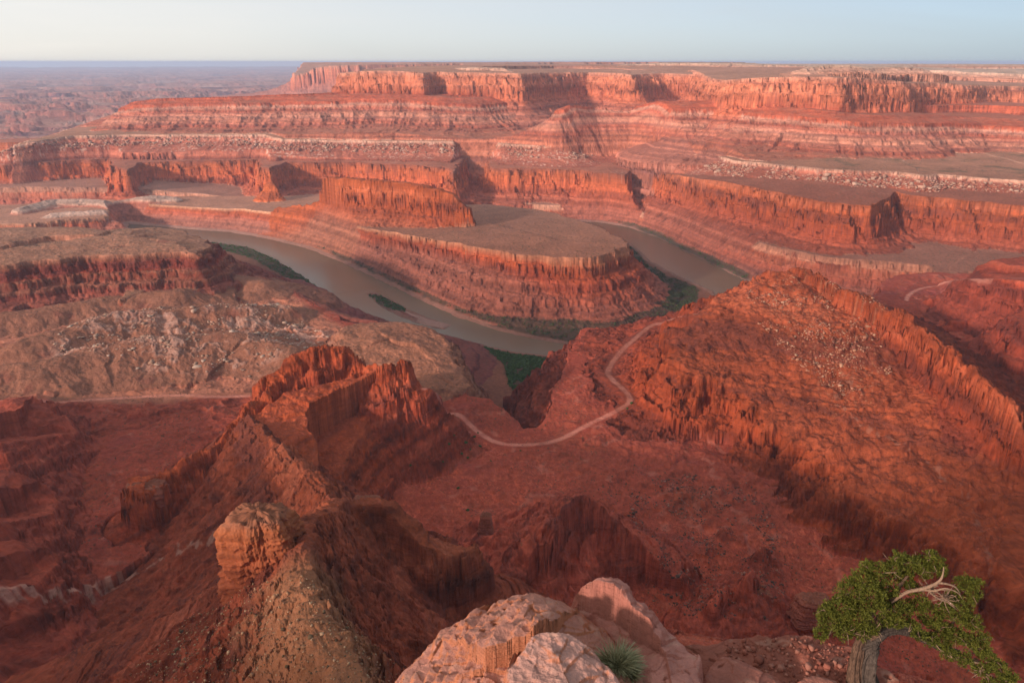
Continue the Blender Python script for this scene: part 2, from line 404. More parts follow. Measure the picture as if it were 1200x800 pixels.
    # ---- the near canyon floor: bench with the white-rim road, its edge over the river
    K = LZ(98, (1500, 345, 105), (1300, 343, 105), (1200, 325, 105), (1135, 320, 104), (1090, 319, 104), (1050, 322, 103), (1034, 330, 103), (1030, 345, 103), (1000, 350, 103), (930, 345, 103), (870, 352, 103), (820, 366, 103), (790, 370, 103), (755, 371, 104), (725, 374, 104), (700, 379, 103), (682, 388, 102), (672, 402, 100), (664, 425, 99), (652, 450, 97), (648, 470, 95),
           (640, 489, 88), (628, 500, 82), (612, 501, 82), (602, 490, 86), (588, 478, 92), (572, 468, 98), (545, 462, 100), (535, 440, 104), (524, 415, 106), (505, 392, 106), (470, 380, 104), (440, 378, 100), (415, 380, 98), (398, 372, 96), (345, 343, 100), (305, 325, 112), (280, 319, 115), (235, 326, 112), (150, 348, 108), (60, 358, 105), (0, 364, 105), (-160, 372, 105))
    K = close(K, 95, (-3500, 1700), (-3500, -1500), (3500, -1500), (3500, 1500))
    G.lay('canyon_floor', K, [(0, 0), (3, 14), (8, 19), (12, 42), (18, 52), (23, 78), (34, 94), (50, 106)], flute=8, fl_len=18, rough=4, bump=0, ledge=0.6, ledge_h=8, warp=0.7)
    # gentle slope below the left hills towards the river (purple apron)
    AP = LZ(100, (440, 376, 96), (398, 368, 96), (345, 341, 99), (305, 323, 111), (280, 318, 113), (255, 322, 110), (240, 330, 100), (330, 360, 96))
    G.lay('purple_apron', AP, [(0, 0), (30, 20), (34, 26), (120, 60), (126, 64), (250, 92), (330, 104)], gully=20, gu_len=40, gu_at=30, bump=3, ledge=0.4)
    # tan plateau above the side canyon
    T = LZ(122, (395, 392), (405, 381), (430, 377), (470, 379), (503, 384), (520, 400, 118), (536, 425, 112), (548, 452, 108), (520, 462, 104), (490, 448, 108), (470, 428, 112), (430, 425, 114), (400, 415, 118))
    G.lay('tan_hill', T, [(0, 0), (8, 4), (12, 12), (20, 16), (24, 38), (36, 46), (42, 70), (56, 92)], rise=0.1, rise_max=8, bump=9, bump_len=55, flute=8, fl_len=25, ledge=0.3)
    # relief of the floor
    fl = (G.who == len(G.forms) - 1)
    # left hills
    for pts in ([(-60, 440, 130), (40, 425, 135), (120, 405, 138), (200, 395, 140), (285, 392, 134), (340, 410, 126)],
                [(-40, 372, 132), (60, 360, 132), (140, 346, 134), (205, 340, 140), (270, 322, 134), (305, 328, 128)],
                [(30, 400, 135), (130, 370, 142), (220, 358, 142), (330, 360, 122)]):
        G.lay('tan_hill', LZ(130, *pts), [(0, 0), (15, 2), (50, 16), (90, 30), (130, 42), (170, 60)], closed=False, gully=26, gu_len=48, gu_at=18, bump=9, bump_len=70)

    # ---- right ridge
    S2 = LZ(160, (846, 344, 204), (818, 362, 195), (802, 385, 182), (800, 408, 170), (812, 428, 160), (850, 446, 150), (880, 462, 145), (905, 486, 138), (925, 505, 133), (960, 525, 128), (1000, 562, 123), (1060, 600, 120), (1120, 640, 118), (1200, 690, 118), (1340, 760, 118))
    S2 = S2 + [(900, 500, 118), (900, 800, 122), (760, 1050, 140), (680, 1200, 185), (580, 1400, 205)] + [at_d(925, 318, 1390)]
    G.lay('right_ridge', S2, [(0, 0), (12, 6), (30, 17), (40, 32), (64, 40), (76, 56), (110, 66), (160, 80), (230, 95)], rise=0.10, rise_max=18, flute=46, fl_len=26, gully=44, gu_len=30, gu_at=6, bump=10, bump_len=36, ledge=0.6, ledge_h=7, warp=1.6, rough=11, even=True)
    CR = LD(1000, (932, 316, 1385), (942, 315, 1372), (962, 326, 1325), (985, 337, 1275), (1010, 348, 1220), (1040, 360, 1160), (1062, 368, 1110), (1072, 380, 1090), (1090, 392, 1050), (1120, 418, 975), (1150, 441, 910), (1175, 462, 865), (1188, 472, 840), (1196, 500, 820))
    G.lay('right_ridge', CR, [(0, 0), (3, 6), (8, 30), (12, 38), (16, 54), (26, 62), (70, 82), (140, 104), (220, 130)][::1], closed=False,
          prof_left=[(0, 0), (6, 3), (14, 12), (18, 24), (60, 46), (140, 80), (240, 115), (330, 140)], flute=8, fl_len=15, gully=12, gu_len=26, gu_at=24, bump=3, bump_len=25, warp=0.8, crest=7, rough=4.5)
    apron = [(x - 18, y - 18, zz) for (x, y, z), zz in zip(CR, (212, 203, 184, 165, 155, 150, 146, 142, 138, 134, 130, 126, 122, 118))]
    G.lay('right_ridge', apron, [(0, 0), (60, 26), (140, 56), (250, 92), (330, 120)], closed=False, gully=14, gu_len=24, gu_at=14, bump=3, bump_len=30, warp=0.7)
    # red buttes at the right edge
    for pts in ([(1135, 316, 185), (1160, 304, 205), (1200, 300, 215), (1300, 310, 215), (1300, 340, 205), (1200, 330, 205), (1150, 322, 195)],
                [(1185, 368, 190), (1215, 352, 200), (1300, 350, 205), (1300, 400, 200), (1205, 392, 190)]):
        G.lay('right_butte', LZ(190, *pts), [(0, 0), (6, 12), (14, 16), (20, 34), (32, 38), (40, 58), (54, 64), (70, 84), (100, 100)], flute=12, fl_len=26, bump=4, ledge=0.7, ledge_h=8, warp=0.8)
    for u, v, w, hh in ((1092, 356, 12, 14), (1112, 366, 16, 16), (1128, 385, 22, 18), (1085, 400, 14, 12)):
        c = at_z(u, v, 106)
        G.lay('right_butte', [(c[0] - w, c[1], 106 + hh), (c[0] + w, c[1] + 6, 106 + hh * 0.8)], [(0, 0), (6, 3), (10, 12), (24, 24)], closed=False, flute=4, fl_len=10, warp=0.6)

    # ---- near left ridge (tilted hogback) and the spur that links it to the viewpoint
    r1 = LD(900, (486, 440, 1030), (478, 419, 1010), (466, 424, 995), (445, 426, 985), (425, 424, 1000), (404, 403, 1010), (372, 404, 1000), (346, 412, 985), (328, 430, 960), (312, 442, 945), (302, 468, 910), (286, 480, 885), (262, 500, 860), (245, 520, 830), (214, 540, 800), (190, 552, 785))
    G.lay('left_ridge', r1, [(0, 0), (6, 8), (12, 12), (16, 34), (40, 58), (60, 84), (100, 115)], closed=False,
          prof_left=[(0, 0), (6, 5), (18, 24), (24, 28), (40, 56), (70, 82), (100, 112), (140, 150)], flute=13, fl_len=22, gully=12, gu_len=24, gu_at=8, bump=5, bump_len=25, ledge=0.8, ledge_h=6, crest=8, warp=1.0, rough=5, tilt=(-0.45, 0.1))
    slab = LD(850, (462, 424, 1000), (470, 452, 1030), (450, 472, 985), (432, 492, 935), (412, 520, 880), (400, 552, 820), (398, 580, 780), (372, 560, 760), (335, 520, 800), (300, 490, 870), (330, 460, 930), (420, 440, 980))
    G.lay('left_ridge', slab, [(0, 0), (5, 8), (18, 19), (46, 42), (60, 62), (90, 95)], flute=8, fl_len=18, bump=4, bump_len=20, ledge=0.9, ledge_h=7, warp=1.0, rough=5, tilt=(-0.45, 0.1))
    spur1 = LD(700, (292, 486, 875), (305, 500, 820), (330, 522, 745), (352, 545, 690), (376, 566, 630), (392, 588, 560), (378, 598, 520))
    G.lay('spur', spur1, [(0, 0), (5, 4), (30, 24), (80, 62), (150, 104), (240, 140), (340, 180)], closed=False,
          prof_left=[(0, 0), (6, 4), (18, 20), (30, 36), (60, 66), (100, 100), (140, 150)], flute=8, fl_len=24, gully=14, gu_len=24, gu_at=10, bump=4.5, bump_len=30, crest=9, rough=4)
    spur = LD(400, (392, 588, 560), (378, 598, 520), (360, 604, 480), (356, 630, 430), (350, 660, 395), (352, 688, 362), (366, 722, 330), (385, 755, 305), (400, 785, 285), (412, 820, 255))
    spur += [(-60, 180, 372), (-50, 90, 420), (-40, 20, 470)]
    G.lay('spur', spur, [(0, 0), (8, 3), (20, 14), (50, 42), (56, 50), (110, 84), (200, 145), (340, 215), (480, 262)], closed=False,
          prof_left=[(0, 0), (8, 2), (24, 26), (48, 58), (100, 108), (170, 160), (260, 215), (380, 262)], flute=6, fl_len=22, gully=16, gu_len=26, gu_at=20, bump=3, bump_len=25, crest=4, rough=3)
    # dark cliffs right of the spur
    c1 = LD(560, (372, 594, 545), (400, 592, 560), (430, 596, 565), (448, 600, 560), (462, 612, 555), (480, 628, 545), (500, 640, 540), (530, 648, 548), (558, 642, 560), (540, 640, 570), (500, 625, 580), (460, 604, 590), (420, 590, 600))
    G.lay('spur', c1, [(0, 0), (4, 16), (9, 22), (14, 40), (40, 58), (90, 90), (150, 130)], flute=9, fl_len=11, bump=4, bump_len=14, warp=1.2, crest=7, rough=6)
    # dark fin in the middle
    fin = LD(700, (730, 618, 690), (716, 603, 697), (700, 588, 700), (684, 578, 700), (672, 583, 690), (660, 593, 672), (648, 610, 650), (636, 630, 630))
    G.lay('dark_fin', fin, [(0, 0), (6, 4), (30, 22), (80, 54), (120, 84)], closed=False, prof_left=[(0, 0), (4, 8), (10, 32), (16, 38), (24, 52), (40, 62), (70, 90)], flute=14, fl_len=12, bump=4, bump_len=14, crest=10, ledge=0.5, ledge_h=5, rough=7)
    for (u, v, zz, w) in ((568, 600, 118, 5), (880, 668, 128, 10), (850, 690, 122, 14), (900, 640, 116, 8)):
        c = at_z(u, v, zz)
        G.lay('dark_fin', [(c[0] - w, c[1] - w, zz), (c[0] + w * 0.4, c[1] + w, zz * 0.97)], [(0, 0), (5, 6), (12, 20), (40, 36), (80, 60)], closed=False, flute=5, fl_len=8, bump=3, bump_len=14)
    # stacked slabs at the left edge
    for pts in ([(92, 505, 128), (70, 486, 150), (42, 462, 172), (10, 466, 178), (-60, 470, 180), (-60, 520, 180), (0, 520, 176), (50, 515, 150)],
                [(70, 590, 128), (45, 565, 150), (10, 552, 170), (-60, 545, 180), (-60, 610, 180), (0, 612, 170), (50, 605, 140)],
                [(72, 660, 128), (55, 640, 140), (20, 632, 158), (-60, 625, 170), (-60, 690, 170), (10, 690, 150), (50, 680, 132)]):
        G.lay('slab_ridge', LZ(150, *pts), [(0, 0), (4, 8), (10, 11), (14, 20), (24, 25), (30, 38), (60, 60), (100, 90)], flute=8, fl_len=14, bump=3.5, bump_len=18, ledge=0.95, ledge_h=6, warp=1.2, rough=4, tilt=(0.25, 0.1))
    # low dark stack left of the spur
    pin = LD(770, (150, 560, 770), (175, 556, 780), (196, 560, 790), (190, 570, 760), (165, 575, 745), (150, 572, 750))
    G.lay('left_ridge', pin, [(0, 0), (3, 14), (8, 20), (12, 40), (30, 52), (70, 80)], flute=9, fl_len=9, bump=3, bump_len=12, crest=6)

    # ---- the mesa under the viewpoint
    G.lay('overlook_mesa', OVERLOOK, OVERLOOK_PROF, flute=6, fl_len=24, gully=24, gu_len=50, gu_at=40, bump=3, bump_len=40, ledge=0.3)

    zw = zone(G, LZ(125, (60, 412), (160, 425), (300, 424), (350, 405), (400, 385), (345, 358), (338, 346), (290, 350), (230, 370), (150, 360), (80, 380)), 20)
    wx, wy = X + fbm(X / 40, Y / 40, 3) * 26, Y + fbm(X / 40 + 8, Y / 40, 3) * 26
    G.white = zw * sstep(0.02, 0.16, fbm(wx / 70, wy / 46, 4, 0.6)) * ((G.R < 2200) & (G.drop < 60))
    G.H += G.white * (2.5 + 3.2 * cell(wx / 15, wy / 8) + 2.2 * cell(wx / 6, wy / 4))
    # ---- fine relief everywhere
    names = np.array(G.forms)
    near = 1 - sstep(1800, 3600, G.R)
    fk = [i for i, n in enumerate(G.forms) if n in ('canyon_floor',)]
    onfloor = np.isin(G.who, fk) & (G.d < 2)
    rel = fbm(G.X / 260, G.Y / 260, 5, 0.55) * 14 + (ridged(G.WX / 120, G.WY / 120, 4) - 0.6) * 9 + fbm(G.WX / 45, G.WY / 45 + 7, 4, 0.6) * 5
    soft = sstep(0, 60, -G.d)
    G.H += np.where(onfloor, rel * soft, 0)
    kn = sstep(0.70, 0.86, ridged(G.WX / 75 + 5, G.WY / 75, 3)) * sstep(0.0, 0.35, fbm(G.X / 190 + 80, G.Y / 190, 3))
    G.H += np.where(onfloor, kn * (7 + 5 * fbm(G.X / 14, G.Y / 14, 3)) * soft, 0)
    wash = sstep(0.80, 0.97, ridged(G.WX / 150 + 11, G.WY / 150 + 4, 3))
    G.H -= np.where(onfloor, wash * 5 * soft, 0)
    q = G.H / 5.0 + fbm(G.X / 150, G.Y / 150, 3)
    fr = q - np.floor(q)
    G.H += np.where(onfloor, (sstep(0.75, 1, fr) - fr) * 3.0 * soft * sstep(0, 0.3, fbm(G.X / 120 + 50, G.Y / 120, 3)), 0)
    rocky = np.isin(G.who, [i for i, n in enumerate(G.forms) if n in ('right_ridge', 'left_ridge', 'slab_ridge', 'dark_fin', 'right_butte', 'terraced_bench')])
    talus = np.isin(G.who, [i for i, n in enumerate(G.forms) if n in ('gooseneck_mesa', 'river_bench', 'red_cliff_bench', 'fin_butte', 'ledge_slope', 'spur', 'overlook_mesa')]) & (G.d > 1)
    c1_ = cell(G.WX / 11, G.WY / 11); c2_ = cell(G.WX / 4.6 + 3, G.WY / 4.6); c3_ = cell(G.WX / 21 + 5, G.WY / 21)
    patch = 0.35 + 0.65 * sstep(-0.15, 0.2, fbm(G.X / 60 + 31, G.Y / 60, 3))
    G.H += np.where(rocky & (G.R < 2400), (c1_ * 5.0 + c2_ * 2.6) * patch * (0.10 + 0.90 * sstep(2, 12, G.drop)), 0)
    ga = G.X * F(0.13) - G.Y * F(0.99); gb = -G.X * F(0.99) - G.Y * F(0.13)
    gw = fbm(G.X / 45, G.Y / 45 + 21, 3)
    gul = ridged(ga / 34 + gw * 0.9, gb / 190 + gw * 0.2, 4, 0.55)
    G.H += np.where(np.isin(G.who, [i for i, n in enumerate(G.forms) if n == 'right_ridge']) & (G.R < 1800), (gul - 0.62) * 13 * sstep(-60, -8, -np.abs(G.drop - 70) + 62) + fbm(G.X / 16, G.Y / 16 + 3, 4, 0.6) * 2.0, 0)
    G.H += np.where(talus, np.where(G.R < 1100, c2_ * 0.9 * patch, np.where(G.R < 2600, c1_ * 2.2 * patch + c2_ * 0.8, c3_ * 4.0 * patch)), 0) * (G.H > 6)
    nn = 1 - sstep(900, 1500, G.R)
    G.H += np.where(G.R < 1500, (fbm(G.X / 3.1, G.Y / 3.1 + 6, 3, 0.65) * 0.9 + fbm(G.X / 22 + 4, G.Y / 22, 4, 0.6) * 2.6) * nn, 0)
    G.H += np.where(G.R < 4500, fbm(G.X / 9, G.Y / 9, 4, 0.6) * 1.3 * near, 0) * np.where(G.H > 5, 1, 0.2)


# ------------------------------------------------------------------ the river
WATER = LZ(0, (150, 262), (225, 269), (270, 272), (310, 279), (360, 291), (400, 307), (440, 326), (470, 340), (500, 355), (540, 373), (580, 386), (625, 397), (668, 404), (720, 404), (780, 392), (822, 368), (842, 350),
           (836, 342), (800, 326), (762, 306), (748, 292), (728, 280), (700, 272), (670, 268), (640, 267), (560, 266), (560, 260), (600, 259), (645, 259), (672, 259), (705, 261), (735, 266), (770, 278), (800, 293), (850, 317), (872, 328), (885, 345),
           (870, 372), (820, 405), (760, 422), (700, 424), (660, 418), (600, 412), (560, 402), (530, 396), (490, 386), (450, 378), (425, 368), (400, 352), (375, 338), (345, 318), (320, 303), (290, 290), (255, 285), (215, 280), (150, 272))
ISLAND = LZ(0, (430, 344), (440, 343), (460, 352), (478, 362), (500, 372), (528, 381), (520, 386), (495, 381), (468, 371), (446, 359))
BANKS = {   # strips of river brush: outline, how tall, how dense
    'left': LZ(3, (248, 281), (290, 287), (322, 298), (350, 314), (372, 332), (380, 346), (352, 336), (322, 318), (298, 304), (275, 296), (248, 291)),
    'isle': LZ(2, (432, 345), (450, 348), (472, 360), (478, 367), (462, 364), (444, 355)),
    'far': LZ(2, (372, 291), (400, 303), (440, 322), (470, 336), (500, 350), (540, 368), (580, 382), (625, 393), (668, 400), (720, 398), (770, 384), (800, 362), (818, 345), (790, 336), (775, 348), (740, 366), (690, 376), (640, 379), (590, 376), (550, 366), (500, 345), (470, 333), (440, 319), (400, 300)),
    'tip': LZ(2, (722, 284), (740, 290), (756, 306), (780, 322), (820, 338), (815, 358), (790, 364), (772, 356), (786, 342), (772, 330), (752, 318), (738, 302), (722, 292)),
    'wall': LZ(2, (650, 249), (700, 258), (745, 267), (770, 277), (800, 292), (850, 316), (874, 328), (880, 322), (850, 310), (800, 288), (770, 273), (735, 262), (700, 256)),
    'mouth': LZ(4, (566, 406), (600, 414), (662, 420), (668, 432), (650, 455), (640, 478), (625, 500), (604, 500), (596, 480), (610, 470), (598, 452), (590, 425), (572, 410)),
}
ROADS = {
    'main': [(497, 455, 97), (515, 466, 96), (535, 485, 92), (560, 506, 91), (585, 519, 90), (620, 521, 90), (655, 515, 91), (690, 497, 93), (722, 482, 95), (738, 470, 96), (732, 458, 97), (716, 443, 98), (713, 433, 99), (726, 414, 100), (745, 396, 101), (765, 381, 102), (790, 373, 103), (815, 368, 103)],
    'left': [(0, 469, 98), (50, 469, 98), (100, 469, 98), (150, 466, 98), (210, 463, 98), (245, 465, 98), (290, 464, 98)],
    'right': [(1062, 352, 104), (1066, 345, 104), (1080, 338, 104), (1105, 331, 104), (1140, 327, 104), (1200, 326, 104)],
}

def carve(G):
    ix = G.window(WATER, 120)
    X = G.X.ravel()[ix]; Y = G.Y.ravel()[ix]
    wx = X + fbm(X / 40, Y / 40, 3) * 6; wy = Y + fbm(X / 40 + 9, Y / 40, 3) * 6
    d, _, _ = sdf(wx, wy, WATER)
    di, _, _ = sdf(wx, wy, ISLAND)
    d = np.maximum(d, -di)
    Hf = G.H.ravel()
    old = Hf[ix].copy()
    bank = 0.6 + np.minimum(d, 22) * 0.35 + np.maximum(d - 22, 0) * 1.7
    Hf[ix] = np.where(d < 100, np.minimum(old, np.where(d > 0, bank, np.maximum(d * 0.4, -3))), old)
    low = old - Hf[ix]
    G.drop.ravel()[ix] += low
    G.d.ravel()[ix] = np.where(low > 1, np.maximum(G.d.ravel()[ix], 6), G.d.ravel()[ix])
    G.wd = np.full(G.X.shape, 1e4, F); G.wd.ravel()[ix] = d

# ------------------------------------------------------------------ colour of the rock, by bed and kind of ground (near and far light balance painted in at the end)
RED = [(0.40, 0.125, 0.062), (0.33, 0.098, 0.055), (0.44, 0.155, 0.080), (0.30, 0.085, 0.052)]
TAN = (0.36, 0.205, 0.125)
PALE = (0.52, 0.37, 0.27)

def stops(d, st):
    xs = [q[0] for q in st]
    return np.stack([np.interp(d, xs, [q[1][k] for q in st]) for k in range(3)], -1).astype(F)

PAL = {
    'valley_floor': ((0.23, 0.115, 0.075), [(0, (0.23, 0.115, 0.075)), (100, (0.23, 0.115, 0.075))]),
    'distant_badlands': ((0.34, 0.20, 0.14), [(0, (0.33, 0.14, 0.10)), (100, (0.33, 0.14, 0.10))]),
    'river_bench': ((0.33, 0.17, 0.115), [(0, (0.50, 0.27, 0.175)), (17, (0.50, 0.25, 0.16)), (21, (0.36, 0.12, 0.07)), (38, (0.44, 0.17, 0.105)), (50, (0.36, 0.12, 0.075)), (70, (0.28, 0.12, 0.085)), (110, (0.26, 0.13, 0.09))]),
    'red_cliff_bench': ((0.33, 0.135, 0.085), [(0, (0.42, 0.14, 0.07)), (26, (0.43, 0.13, 0.062)), (62, (0.40, 0.115, 0.058)), (90, (0.34, 0.10, 0.056)), (140, (0.31, 0.115, 0.075))]),
    'rim_bench': ((0.36, 0.185, 0.115), [(0, (0.56, 0.36, 0.25)), (10, (0.50, 0.27, 0.18)), (13, (0.36, 0.14, 0.09)), (40, (0.34, 0.12, 0.075))]),
    'ledge_slope': ((0.35, 0.16, 0.10), [(0, (0.36, 0.10, 0.055)), (11, (0.36, 0.10, 0.055)), (14, (0.42, 0.22, 0.15)), (26, (0.38, 0.17, 0.11)), (33, (0.34, 0.105, 0.065)), (60, (0.42, 0.20, 0.13)), (95, (0.33, 0.11, 0.068)), (132, (0.36, 0.14, 0.085))]),
    'cliff_mesa': ((0.36, 0.20, 0.13), [(0, (0.46, 0.22, 0.14)), (22, (0.43, 0.16, 0.09)), (30, (0.47, 0.18, 0.10)), (75, (0.45, 0.155, 0.085)), (135, (0.42, 0.135, 0.072)), (150, (0.38, 0.13, 0.078)), (200, (0.38, 0.15, 0.095)), (250, (0.36, 0.15, 0.10))]),
    'mesa_cap': ((0.45, 0.32, 0.225), [(0, (0.56, 0.39, 0.27)), (14, (0.55, 0.33, 0.22)), (30, (0.45, 0.22, 0.14))]),
    'gooseneck_mesa': ((0.37, 0.195, 0.125), [(0, (0.54, 0.29, 0.175)), (18, (0.52, 0.25, 0.14)), (23, (0.36, 0.115, 0.065)), (42, (0.42, 0.125, 0.062)), (66, (0.34, 0.10, 0.060)), (78, (0.38, 0.12, 0.07)), (104, (0.34, 0.135, 0.09)), (150, (0.31, 0.135, 0.092))]),
    'dome_ridge': ((0.40, 0.27, 0.20), [(0, (0.44, 0.31, 0.23)), (14, (0.42, 0.28, 0.20)), (22, (0.36, 0.14, 0.09))]),
    'fin_butte': ((0.38, 0.13, 0.07), [(0, (0.43, 0.13, 0.058)), (72, (0.42, 0.12, 0.055)), (100, (0.37, 0.115, 0.06)), (150, (0.36, 0.16, 0.10))]),
    'terraced_bench': ((0.38, 0.235, 0.155), [(0, (0.40, 0.22, 0.145)), (9, (0.36, 0.16, 0.10)), (13, (0.30, 0.09, 0.06)), (27, (0.31, 0.085, 0.055)), (31, (0.36, 0.19, 0.125)), (36, (0.29, 0.09, 0.06)), (50, (0.34, 0.165, 0.11)), (56, (0.27, 0.085, 0.06)), (72, (0.32, 0.14, 0.10)), (80, (0.25, 0.085, 0.062)), (140, (0.22, 0.09, 0.072))]),
    'canyon_floor': ((0.26, 0.075, 0.050), [(0, (0.33, 0.11, 0.07)), (14, (0.29, 0.085, 0.055)), (60, (0.24, 0.075, 0.055)), (100, (0.20, 0.085, 0.06))]),
    'purple_apron': ((0.27, 0.115, 0.085), [(0, (0.27, 0.115, 0.085)), (26, (0.23, 0.088, 0.078)), (104, (0.20, 0.085, 0.075))]),
    'tan_hill': ((0.36, 0.20, 0.128), [(0, (0.36, 0.20, 0.128)), (16, (0.34, 0.185, 0.12)), (50, (0.31, 0.155, 0.105))]),
    'right_ridge': ((0.245, 0.082, 0.052), [(0, (0.42, 0.14, 0.075)), (8, (0.41, 0.125, 0.062)), (54, (0.37, 0.105, 0.056)), (66, (0.27, 0.085, 0.054)), (140, (0.25, 0.08, 0.053))]),
    'right_butte': ((0.32, 0.105, 0.07), [(0, (0.35, 0.10, 0.062)), (100, (0.28, 0.09, 0.062))]),
    'left_ridge': ((0.33, 0.105, 0.065), [(0, (0.40, 0.12, 0.06)), (46, (0.34, 0.095, 0.055)), (140, (0.29, 0.09, 0.058))]),
    'slab_ridge': ((0.27, 0.088, 0.06), [(0, (0.29, 0.09, 0.058)), (90, (0.23, 0.078, 0.056))]),
    'spur': ((0.31, 0.11, 0.062), [(0, (0.32, 0.115, 0.064)), (60, (0.30, 0.10, 0.06)), (300, (0.28, 0.09, 0.056))]),
    'dark_fin': ((0.29, 0.09, 0.06), [(0, (0.30, 0.095, 0.062)), (90, (0.27, 0.085, 0.058))]),
    'overlook_mesa': ((0.40, 0.19, 0.13), [(0, (0.42, 0.16, 0.09)), (150, (0.38, 0.12, 0.07)), (260, (0.32, 0.11, 0.065)), (510, (0.28, 0.092, 0.06))]),
}

def zone(G, pts, soft):
    ix = G.window(pts, soft * 3 + 60)
    o = np.zeros(G.X.shape, F)
    if len(ix):
        d, _, _ = sdf(G.WX.ravel()[ix], G.WY.ravel()[ix], pts)
        o.ravel()[ix] = 1 - sstep(-soft, soft, d)
    return o

def colour(G):
    X, Y, H = G.X, G.Y, G.H
    # slope from neighbouring points
    dr_r = np.hypot(np.gradient(X, axis=0), np.gradient(Y, axis=0)) + 1e-6
    dr_c = np.hypot(np.gradient(X, axis=1), np.gradient(Y, axis=1)) + 1e-6
    sl = np.hypot(np.gradient(H, axis=0) / dr_r, np.gradient(H, axis=1) / dr_c).astype(F)
    C = np.zeros(X.shape + (3,), F)
    big = fbm(X / 500 + 3, Y / 500, 4)
    mid = fbm(X / 70, Y / 70 + 11, 5, 0.6)
    fine = fbm(X / 8, Y / 8 + 4, 4, 0.65)
    for i, n in enumerate(G.forms):
        m = G.who == i
        if not m.any():
            continue
        top, st = PAL[n]
        dd = G.drop[m] + mid[m] * 3
        if n == 'gooseneck_mesa':
            dd = dd * (1 + 1.8 * (1 - sstep(-150, 150, X[m])))
        c = stops(np.maximum(dd, 0), st)
        flat = (1 - sstep(0.12, 0.45, sl[m]))[:, None]
        if n in ('gooseneck_mesa', 'river_bench', 'mesa_cap', 'rim_bench', 'terraced_bench', 'canyon_floor', 'cliff_mesa', 'red_cliff_bench'):
            k = (G.d[m] < 3)[:, None] * (0.25 + 0.75 * flat)
        else:
            k = flat * 0.6
        c = c + (np.array(top, F) - c) * k
        C[m] = c
    # beds: thin bands that follow the level
    zb = H + fbm(X / 300, Y / 300, 3) * 5
    ti = np.isin(G.who, [i for i, n in enumerate(G.forms) if n == 'left_ridge'])
    zb = zb + ti * (-0.45 * X + 0.1 * Y)
    ti = np.isin(G.who, [i for i, n in enumerate(G.forms) if n == 'slab_ridge'])
    zb = (zb + ti * (0.25 * X + 0.1 * Y)) % 800
    b1 = np.interp(zb, np.arange(-60, 760, 3.1), np.random.RandomState(3).rand(265)).astype(F) - 0.5
    b2 = np.interp(zb, np.arange(-60, 760, 9.7), np.random.RandomState(5).rand(85)).astype(F) - 0.5
    st = sstep(0.15, 0.6, sl)
    C *= (1 + st * (0.55 * b1 + 0.5 * b2))[..., None]
    pal = (st * np.clip(b2 * 2 - 0.25, 0, 1) * 0.22)[..., None]
    C = C + (np.array((0.47, 0.27, 0.18), F) - C) * pal
    far = sstep(7000, 14000, G.R)
    # far country: tan flats, red and dark breaks
    fz = (G.who == 1)
    ff = fbm(X / 900, Y / 900, 5, 0.6)
    C[fz] *= (1 + 0.5 * ff[fz])[:, None]
    dark = sstep(0.05, 0.35, fbm(X / 2200 + 9, Y / 1100, 5, 0.6)) * fz
    C = C + (np.array((0.12, 0.06, 0.065), F) - C) * (dark * 0.85)[..., None]
    lite = sstep(0.1, 0.4, fbm(X / 1500 + 40, Y / 900, 5, 0.6)) * fz
    C = C + (np.array((0.40, 0.27, 0.20), F) - C) * (lite * 0.7)[..., None]
    C *= (1 + 0.22 * mid + 0.16 * big)[..., None]
    C *= (1 + 0.42 * fine * (1 - sstep(2500, 5000, G.R)))[..., None]
    pur = (st * np.clip(-b1 * 2 - 0.3, 0, 1) * 0.45)[..., None]
    C = C + (np.array((0.21, 0.105, 0.10), F) - C) * pur
    varn = sstep(0.15, 0.45, fbm(X / 30 + 60, Y / 30 + H / 40, 4, 0.6)) * st
    C = C * (1 - varn * 0.4)[..., None]
    bl = cell(X / np.where(G.R < 1500, F(5), F(13)), Y / np.where(G.R < 1500, F(5), F(13)) + H / 9)
    C = C * (1 + 0.30 * bl * st)[..., None]
    f2 = fbm(X / 2.4, Y / 2.4 + 15, 3, 0.65) * (1 - sstep(900, 1600, G.R))
    C *= (1 + 0.30 * f2)[..., None]
    def mix(w, col):
        nonlocal C
        C = C + (np.array(col, F) - C) * np.clip(w, 0, 1)[..., None]
    flatall = 1 - sstep(0.2, 0.6, sl)
    ix = lambda *names: np.isin(G.who, [i for i, n in enumerate(G.forms) if n in names])
    # near floor: purple and olive patches
    onf = ix('canyon_floor') * (G.d < 2)
    n3 = fbm(X / 160 + 30, Y / 160, 5, 0.6)
    mix(onf * sstep(0.1, 0.5, n3) * 0.6, (0.185, 0.062, 0.058))
    mix(onf * sstep(0.12, 0.5, -n3) * 0.55, (0.23, 0.095, 0.055))
    dr = ridged(G.WX / 90, G.WY / 90 + 2, 4)
    mix(onf * sstep(0.83, 0.93, dr) * 0.4, (0.40, 0.20, 0.15))
    # left hills with broken white sandstone
    zl = zone(G, LZ(115, (-160, 470), (40, 462), (180, 458), (300, 452), (345, 420), (400, 392), (400, 372), (330, 330), (280, 318), (200, 320), (60, 352), (-160, 372)), 14)
    mix(zl * (ix('canyon_floor') + ix('tan_hill')) * 0.75, (0.335, 0.19, 0.125))
    zw = zone(G, LZ(125, (60, 412), (160, 425), (300, 424), (350, 405), (400, 385), (345, 358), (338, 346), (290, 350), (230, 370), (150, 360), (80, 380)), 20)
    wx, wy = X + fbm(X / 40, Y / 40, 3) * 26, Y + fbm(X / 40 + 8, Y / 40, 3) * 26
    mix(G.white * (0.55 + 0.9 * cell(wx / 6, wy / 4)) * 1.1, (0.52, 0.385, 0.30))
    mix(zl * sstep(0.25, 0.5, fbm(X / 60 + 9, Y / 60, 4)) * 0.5, (0.25, 0.10, 0.075))
